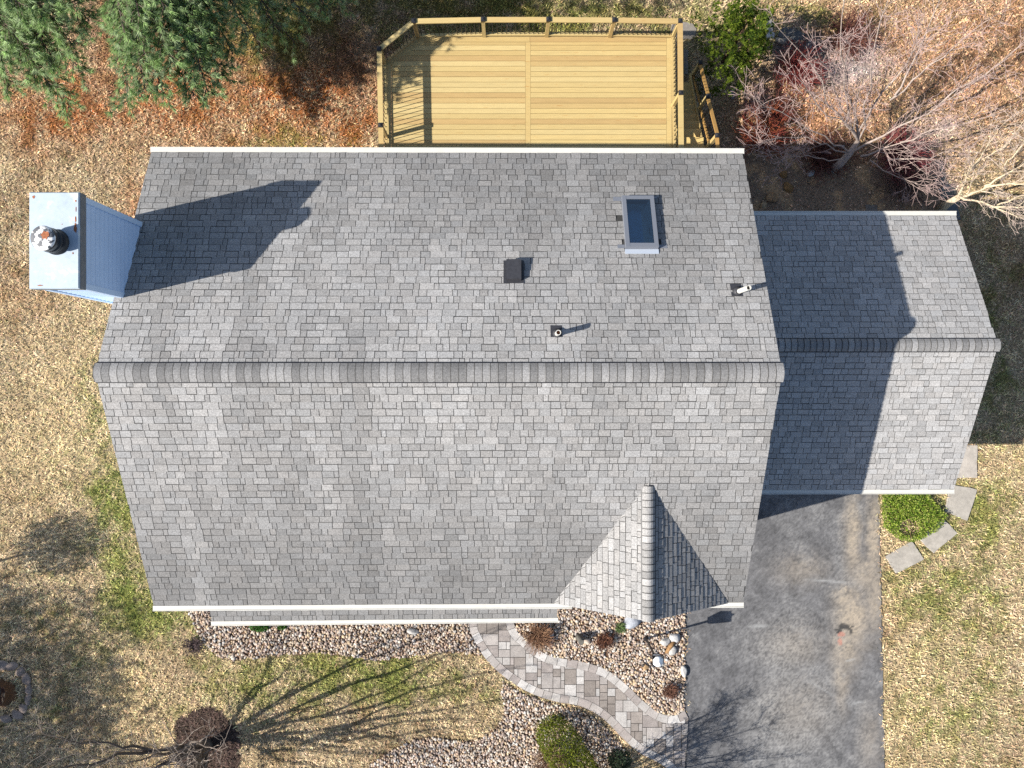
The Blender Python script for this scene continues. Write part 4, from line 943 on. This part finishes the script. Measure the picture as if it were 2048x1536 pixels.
bare_tree(t1, b, [(f2, P(1700, 90, 4.2), .05), (f2, P(1690, -10, 5.2), .05), (f2, P(1835, 85, 4.0), .06), (P(1790, 190, 2.8), P(1890, -20, 5.0), .04), (P(1780, 200, 2.6), P(1960, 50, 4.4), .04), (f1, P(1935, 175, 3.2), .05), (P(1860, 225, 2.4), P(2040, 90, 4.2), .035), (f2, P(1560, 60, 4.4), .04), (f2, P(1590, 150, 3.8), .035), (f1, P(1500, 190, 3.6), .035), (f1, P(1520, 290, 2.8), .03), (P(1690, 316, .8), P(1560, 305, 2.2), .025), (f2, P(1780, -10, 5.4), .045), (P(1722, 312, 1.0), P(1850, 270, 2.2), .045), (P(1800, 285, 1.8), P(1990, 230, 3.2), .035), (P(1775, 320, 1.0), P(1920, 290, 2.4), .035), (P(1740, 320, 1.0), P(1870, 380, 2.0), .025), (f2, P(1640, 120, 4.0), .035), (f2, P(1740, 60, 4.6), .035)],
          BK, TW, 5, [b, P(1678, 330, .45), f1, f2], [.15, .115, .095, .065], sub=10, tw=3, twl=.85, RF=.72)
b = P(1880, 418); f1 = P(1916, 395, 1.3)
t2 = tag(empty('bare_tree', b), 'leafless tree with smooth cream bark at the back corner of the garage', 'tree')
bare_tree(t2, b, [(f1, P(1936, 346, 2.0), .05), (P(1936, 346, 2.0), P(2010, 290, 3.2), .032), (P(1936, 346, 2.0), P(1990, 270, 3.4), .028), (f1, P(1990, 372, 2.4), .06), (P(1970, 372, 2.2), P(2070, 310, 3.6), .04), (P(1970, 375, 2.2), P(2075, 370, 3.4), .04), (f1, P(1985, 414, 2.2), .05), (P(1985, 414, 2.2), P(2070, 412, 3.2), .04), (P(1995, 410, 2.2), P(2080, 385, 3.4), .03), (P(1960, 402, 2.0), P(2060, 440, 3.0), .025), (P(2000, 300, 3.0), P(2060, 230, 4.2), .025), (P(2010, 330, 3.0), P(2070, 260, 4.0), .025)],
          A(228, 208, 176, 1.7), A(226, 204, 190, 1.7), 8, [b, P(1898, 406, .7), f1], [.15, .10, .08], sub=6, tw=3, twl=.65, RF=.8)
b = P(413, 1490); f1 = P(412, 1492, .35)
t3 = tag(empty('bare_tree', b), 'leafless dark barked tree standing in the mulch ring on the front lawn', 'tree')
lim = []
q3 = random.Random(3)
for a, ln_a, zt3 in ((-.9, 1.7, 5.6), (.15, 1.5, 6.0), (.8, 2.1, 5.2), (1.5, 1.9, 4.6), (2.6, 2.6, 4.0), (3.3, 2.8, 3.4), (4.1, 2.2, 4.6), (4.8, 1.6, 6.0), (5.6, 1.4, 6.6)):
    m_ = b+Vector((math.cos(a)*ln_a*.42, math.sin(a)*ln_a*.42, zt3*.36)); e = b+Vector((math.cos(a)*ln_a, math.sin(a)*ln_a, zt3))
    lim.append((f1+Vector((math.cos(a)*.08, math.sin(a)*.08, .1)), m_, .11)); lim.append((m_, e, .055)); lim.append((m_, e+Vector((q3.gauss(0, .9), q3.gauss(0, .9), -.4)), .045))
bare_tree(t3, b, lim, A(118, 106, 96), A(196, 180, 166), 15, [b, b+Vector((0, 0, .2)), f1], [.22, .18, .15], sub=4, tw=2, twl=1.0)
b = P(1196, 1566)
t4 = tag(empty('bare_tree', b), 'multi stemmed leafless shrub tree at the lower edge beside the hedge', 'tree')
lim = []
for k in range(15):
    a = k*.42-.3; ln_a = q3.uniform(.7, 1.5); e = b+Vector((math.cos(a)*ln_a, math.sin(a)*ln_a, q3.uniform(2.2, 3.3))); lim.append((b+Vector((math.cos(a)*.1, math.sin(a)*.1, .25)), e, .03))
bare_tree(t4, b, lim, A(186, 158, 128), A(206, 180, 150), 25, [b, b+Vector((0, 0, .3))], [.16, .13], sub=12, tw=4, twl=.55)

# --- leafy shrubs
def leafy(name, label, cat, centre, fn, n, size, cols, up=.4, group=None, core=None):
    root = tag(empty(name, centre), label, cat, group)
    pts, dark = fn(n); V, Fc = leaves(pts, size, up)
    c = shade(len(pts), cols, .2)
    np_mesh('foliage', V, Fc, M['needle'], root, fcol=c)
    mb = MB(); r = random.Random(2)
    for k in range(14):
        p = Vector(pts[r.randrange(len(pts))]); b_ = Vector(centre)+Vector((r.gauss(0, .05), r.gauss(0, .05), 0)); mb.tube([b_, b_.lerp(p, .6)+Vector((0, 0, .05)), p], [.02, .013, .006], 4, A(110, 88, 66))
    mb.build('stems', M['bark'], root)
    return root
# yew: sprays on a lumpy upright cone
yb = P(1446, 122)
yr = tag(empty('yew_shrub', yb), 'bushy dark green yew standing beside the deck stairs', 'shrub')
cen, drs = [], []
for k in range(360):
    t = NR.random()**.8; a = NR.uniform(0, 6.283); zz = .15+2.3*t; rad = (1.02-.62*t**1.4)*(1+.22*math.sin(3*a+1)+.12*math.sin(5*a+zz*3)); rr = rad*NR.uniform(.45, 1.08)
    p0 = np.array([yb.x+rr*.84*math.cos(a), yb.y+rr*1.1*math.sin(a), zz]); dv = np.array([math.cos(a), math.sin(a), .55+.5*t]); dv /= np.linalg.norm(dv)
    L = NR.uniform(.15, .36)
    for j in range(7):
        cen.append(p0+dv*L*(j/6)+NR.normal(0, .045, 3)); drs.append(dv)
cen, drs = np.array(cen), np.array(drs)
V, Fc = tufts(cen, drs, 14, .085, .022, .9)
hh = NR.random(len(cen)); c = np.where(hh[:, None] > .45, np.array(A(152, 174, 60)), np.array(A(84, 112, 36)))*np.clip(NR.normal(1, .2, (len(cen), 1)), .5, 1.5)
np_mesh('foliage', V, Fc, M['needle'], yr, fcol=np.repeat(c, 14, 0))
mb = MB(); mb.tube([yb, yb+Vector((.02, .02, 1.2)), yb+Vector((0, .05, 2.2))], [.08, .05, .015], 7, A(100, 76, 60)); mb.build('trunk', M['bark'], yr)
# low evergreen at the driveway
LOW = [(1757, 980), (1842, 980), (1888, 1030), (1866, 1060), (1822, 1082), (1790, 1076), (1762, 1052)]
def in_low(n):
    o = []
    while len(o) < n:
        u, v = NR.uniform(1750, 1892), NR.uniform(975, 1086)
        if not inpoly(u, v, LOW) or (((u-1812)/20)**2+((v-1052)/16)**2 < 1 and NR.random() < .85): continue
        o.append([*P(u, v).xy, 0]); 
    o = np.array(o); hgt = .30*(.55+.6*fbm(o[:, 0]*4, o[:, 1]*4, 81)); o[:, 2] = hgt*NR.random(n)**.35
    return o, None
leafy('low_evergreen_shrub', 'low spreading bright green shrub in the corner between driveway and garage', 'shrub', P(1815, 1030), in_low, 7000, .055, [A(186, 208, 78), A(150, 182, 58), A(212, 222, 112), A(110, 146, 44)], .8)
# clipped hedge
hA, hB = P(1090, 1432), P(1195, 1600); hd = (hB-hA).normalized(); hn = Vector((-hd.y, hd.x, 0)); hL = (hB-hA).length
def in_hedge(n):
    o = []
    while len(o) < n:
        a, b_, c = NR.uniform(-1, 1), NR.uniform(-1, 1), NR.uniform(0, 1)
        s = abs(a)**4+abs(b_)**3.4+abs(c)**4
        if s > 1.0 or s < .55 and NR.random() < .85: continue
        p = (hA+hB)/2+hd*(a*hL/2)+hn*(b_*.60)
        o.append([p.x, p.y, .03+c*.92])
    return np.array(o)+NR.normal(0, .02, (n, 3)), None
leafy('clipped_hedge', 'clipped yellow green hedge slanting below the curved path', 'hedge', (hA+hB)/2, in_hedge, 12000, .048, [A(146, 158, 40), A(124, 140, 32), A(170, 176, 62), A(92, 112, 28), A(110, 122, 30)], .3)
def dome(cx, cy, rx, ry, h):
    def f(n):
        d = rv(n); d[:, 2] = np.abs(d[:, 2]); r_ = NR.random(n)[:, None]**.3
        return np.array([cx, cy, .02])+d*r_*np.array([rx, ry, h]), None
    return f
def small(name, u, v, rx, ry, h, n, size, cols, label, cat='shrub', group=None):
    p = P(u, v); return leafy(name, label, cat, p, dome(p.x, p.y, rx, ry, h), n, size, cols, .3, group)
small('dark_shrub', 1238, 1516, .38, .34, .45, 1500, .05, [A(70, 92, 66), A(88, 110, 80), A(56, 74, 54)], 'small dark blue green shrub right of the hedge')
small('green_plant', 520, 1252, .32, .16, .22, 500, .06, [A(96, 150, 60), A(70, 122, 44)], 'larger green sprout peeking out under the porch gutter', 'plant')
small('green_plant', 566, 1252, .16, .10, .2, 200, .05, [A(96, 150, 60), A(70, 122, 44)], 'smaller green sprout peeking out under the porch gutter', 'plant')
# --- twiggy dead shrubs and grass clumps
def twiggy(name, u, v, rad, h, n, cols, label, seed, cat='shrub', thick=.006, group='leafless twiggy shrubs', lean=0., br=3):
    r = random.Random(seed); b_ = P(u, v); mb = MB()
    for k in range(n):
        a = r.uniform(0, 6.283); rr = rad*math.sqrt(r.random()); s = b_+Vector((rad*.25*r.gauss(0, .5), rad*.25*r.gauss(0, .5), 0)); e = b_+Vector((rr*math.cos(a), rr*math.sin(a), h*r.uniform(.45, 1)))
        kk = r.uniform(.75, 1.3); c = tuple(q*kk for q in r.choice(cols)); m_ = s.lerp(e, .5)+Vector((r.gauss(0, .05), r.gauss(0, .05), h*.12))
        mb.tube([s, m_, e], [thick*1.5, thick*1.1, thick*.7], 4, c, cap=False)
        for j in range(br):
            q = m_.lerp(e, r.random()); mb.tube([q, q+Vector((r.gauss(0, .16), r.gauss(0, .16), r.uniform(.02, .18)))*max(.5, rad)], [thick*.8, thick*.5], 3, c, cap=False)
    return tag(mb.build(name, M['bark']), label, cat, group)
RED, RB = [A(150, 62, 58), A(120, 50, 50), A(168, 84, 74)], [A(122, 70, 60), A(150, 96, 80), A(104, 60, 56)]
twiggy('red_twig_shrub', 1585, 152, .9, .8, 260, RED, 'dark red twiggy shrub right of the yew below the dark gravel', 1)
twiggy('red_twig_shrub', 1690, 78, .9, .6, 200, RB, 'wide maroon twiggy shrub behind the slate flagstones', 2)
twiggy('red_twig_shrub', 1520, 275, .95, .7, 190, [A(196, 110, 70), A(170, 84, 64), A(140, 64, 60)], 'orange red twiggy shrub near the main roof corner', 3)
twiggy('red_twig_shrub', 1640, 320, 1.0, .6, 190, RB, 'reddish brown twiggy shrub at the edge of the house shade, left of the trunk', 4)
twiggy('red_twig_shrub', 1790, 318, .95, .8, 230, [A(160, 72, 78), A(190, 110, 104), A(134, 58, 66)], 'crimson twiggy shrub right of the bare trunk', 5)
twiggy('red_twig_shrub', 1800, 372, 1.1, .6, 200, [A(120, 92, 84), A(150, 120, 108)], 'grey brown twiggy shrub in the shade behind the garage', 6)
twiggy('red_twig_shrub', 1506, 215, .55, .6, 120, [A(214, 180, 170), A(180, 130, 124)], 'pale pink twiggy shrub below the yew', 7)
twiggy('red_twig_shrub', 1555, 225, .6, .5, 110, RB, 'brown twiggy shrub between the pale pink and dark red ones', 8)
twiggy('ornamental_grass', 1076, 1268, .52, .45, 420, [A(176, 134, 104), A(196, 154, 120), A(140, 100, 78)], 'large reddish brown dead grass clump leaning over the path', 11, 'grass clump', .005, 'dead grass clumps', br=1)
twiggy('ornamental_grass', 1207, 1278, .28, .35, 170, [A(168, 116, 88), A(138, 92, 70), A(104, 70, 58)], 'medium rust brown clump in the upper pinkish bed', 12, 'grass clump', .006, 'dead grass clumps', br=2)
twiggy('ornamental_grass', 1338, 1378, .26, .3, 150, [A(164, 120, 98), A(132, 92, 78)], 'small maroon clump near the driveway end of the bed', 13, 'grass clump', .006, 'dead grass clumps', br=2)
twiggy('ornamental_grass', 388, 1291, .34, .2, 60, [A(110, 92, 92), A(84, 70, 72)], 'small dark twiggy clump at the left end of the long stone bed', 14, 'grass clump', .009, 'dead grass clumps', br=2)
twiggy('ornamental_grass', 1098, 1510, .6, .7, 150, [A(204, 176, 146), A(176, 140, 112), A(150, 112, 92)], 'tan leafless shrub spreading left of the hedge', 15, 'shrub', .007, 'dead grass clumps', br=3)
twiggy('grass_tuft', 1240, 1252, .2, .25, 110, [A(110, 140, 78), A(138, 156, 100)], 'single green grass tuft near the entry gable', 16, 'grass tuft', .006, None, br=0)

# --- trees beyond the left edge of the photo, whose shade falls on the lower left lawn
def far_tree(name, x, y, zc, rx, rz, n, size, label, cat):
    root = tag(empty(name, (x, y, 0)), label, cat)
    mb = MB(); mb.tube([(x, y, 0), (x, y, zc*.6), (x, y, zc)], [.06*rx, .045*rx, .02*rx], 8, A(110, 90, 74)); mb.build('trunk', M['bark'], root)
    d = rv(n)*(NR.random(n)[:, None]**.34); lump = 1+.16*np.sin(d[:, 0]*7+1)*np.cos(d[:, 1]*6)
    p = np.array([x, y, zc])+d*np.array([rx, rx, rz])*lump[:, None]
    V, Fc = leaves(p, size, .2, .8); np_mesh('crown', V, Fc, M['needle'], root, fcol=shade(n, [A(86, 108, 52), A(70, 94, 44)], .2))
far_tree('evergreen_tree', -26.6, -13.2, 6.0, 5.4, 4.2, 42000, .16, 'large rounded evergreen beyond the left edge shading the lower left lawn', 'tree')
far_tree('evergreen_shrub', -18.7, -6.25, 3.95, .95, .85, 2400, .10, 'small round topped evergreen beyond the left edge of the lawn', 'tree')
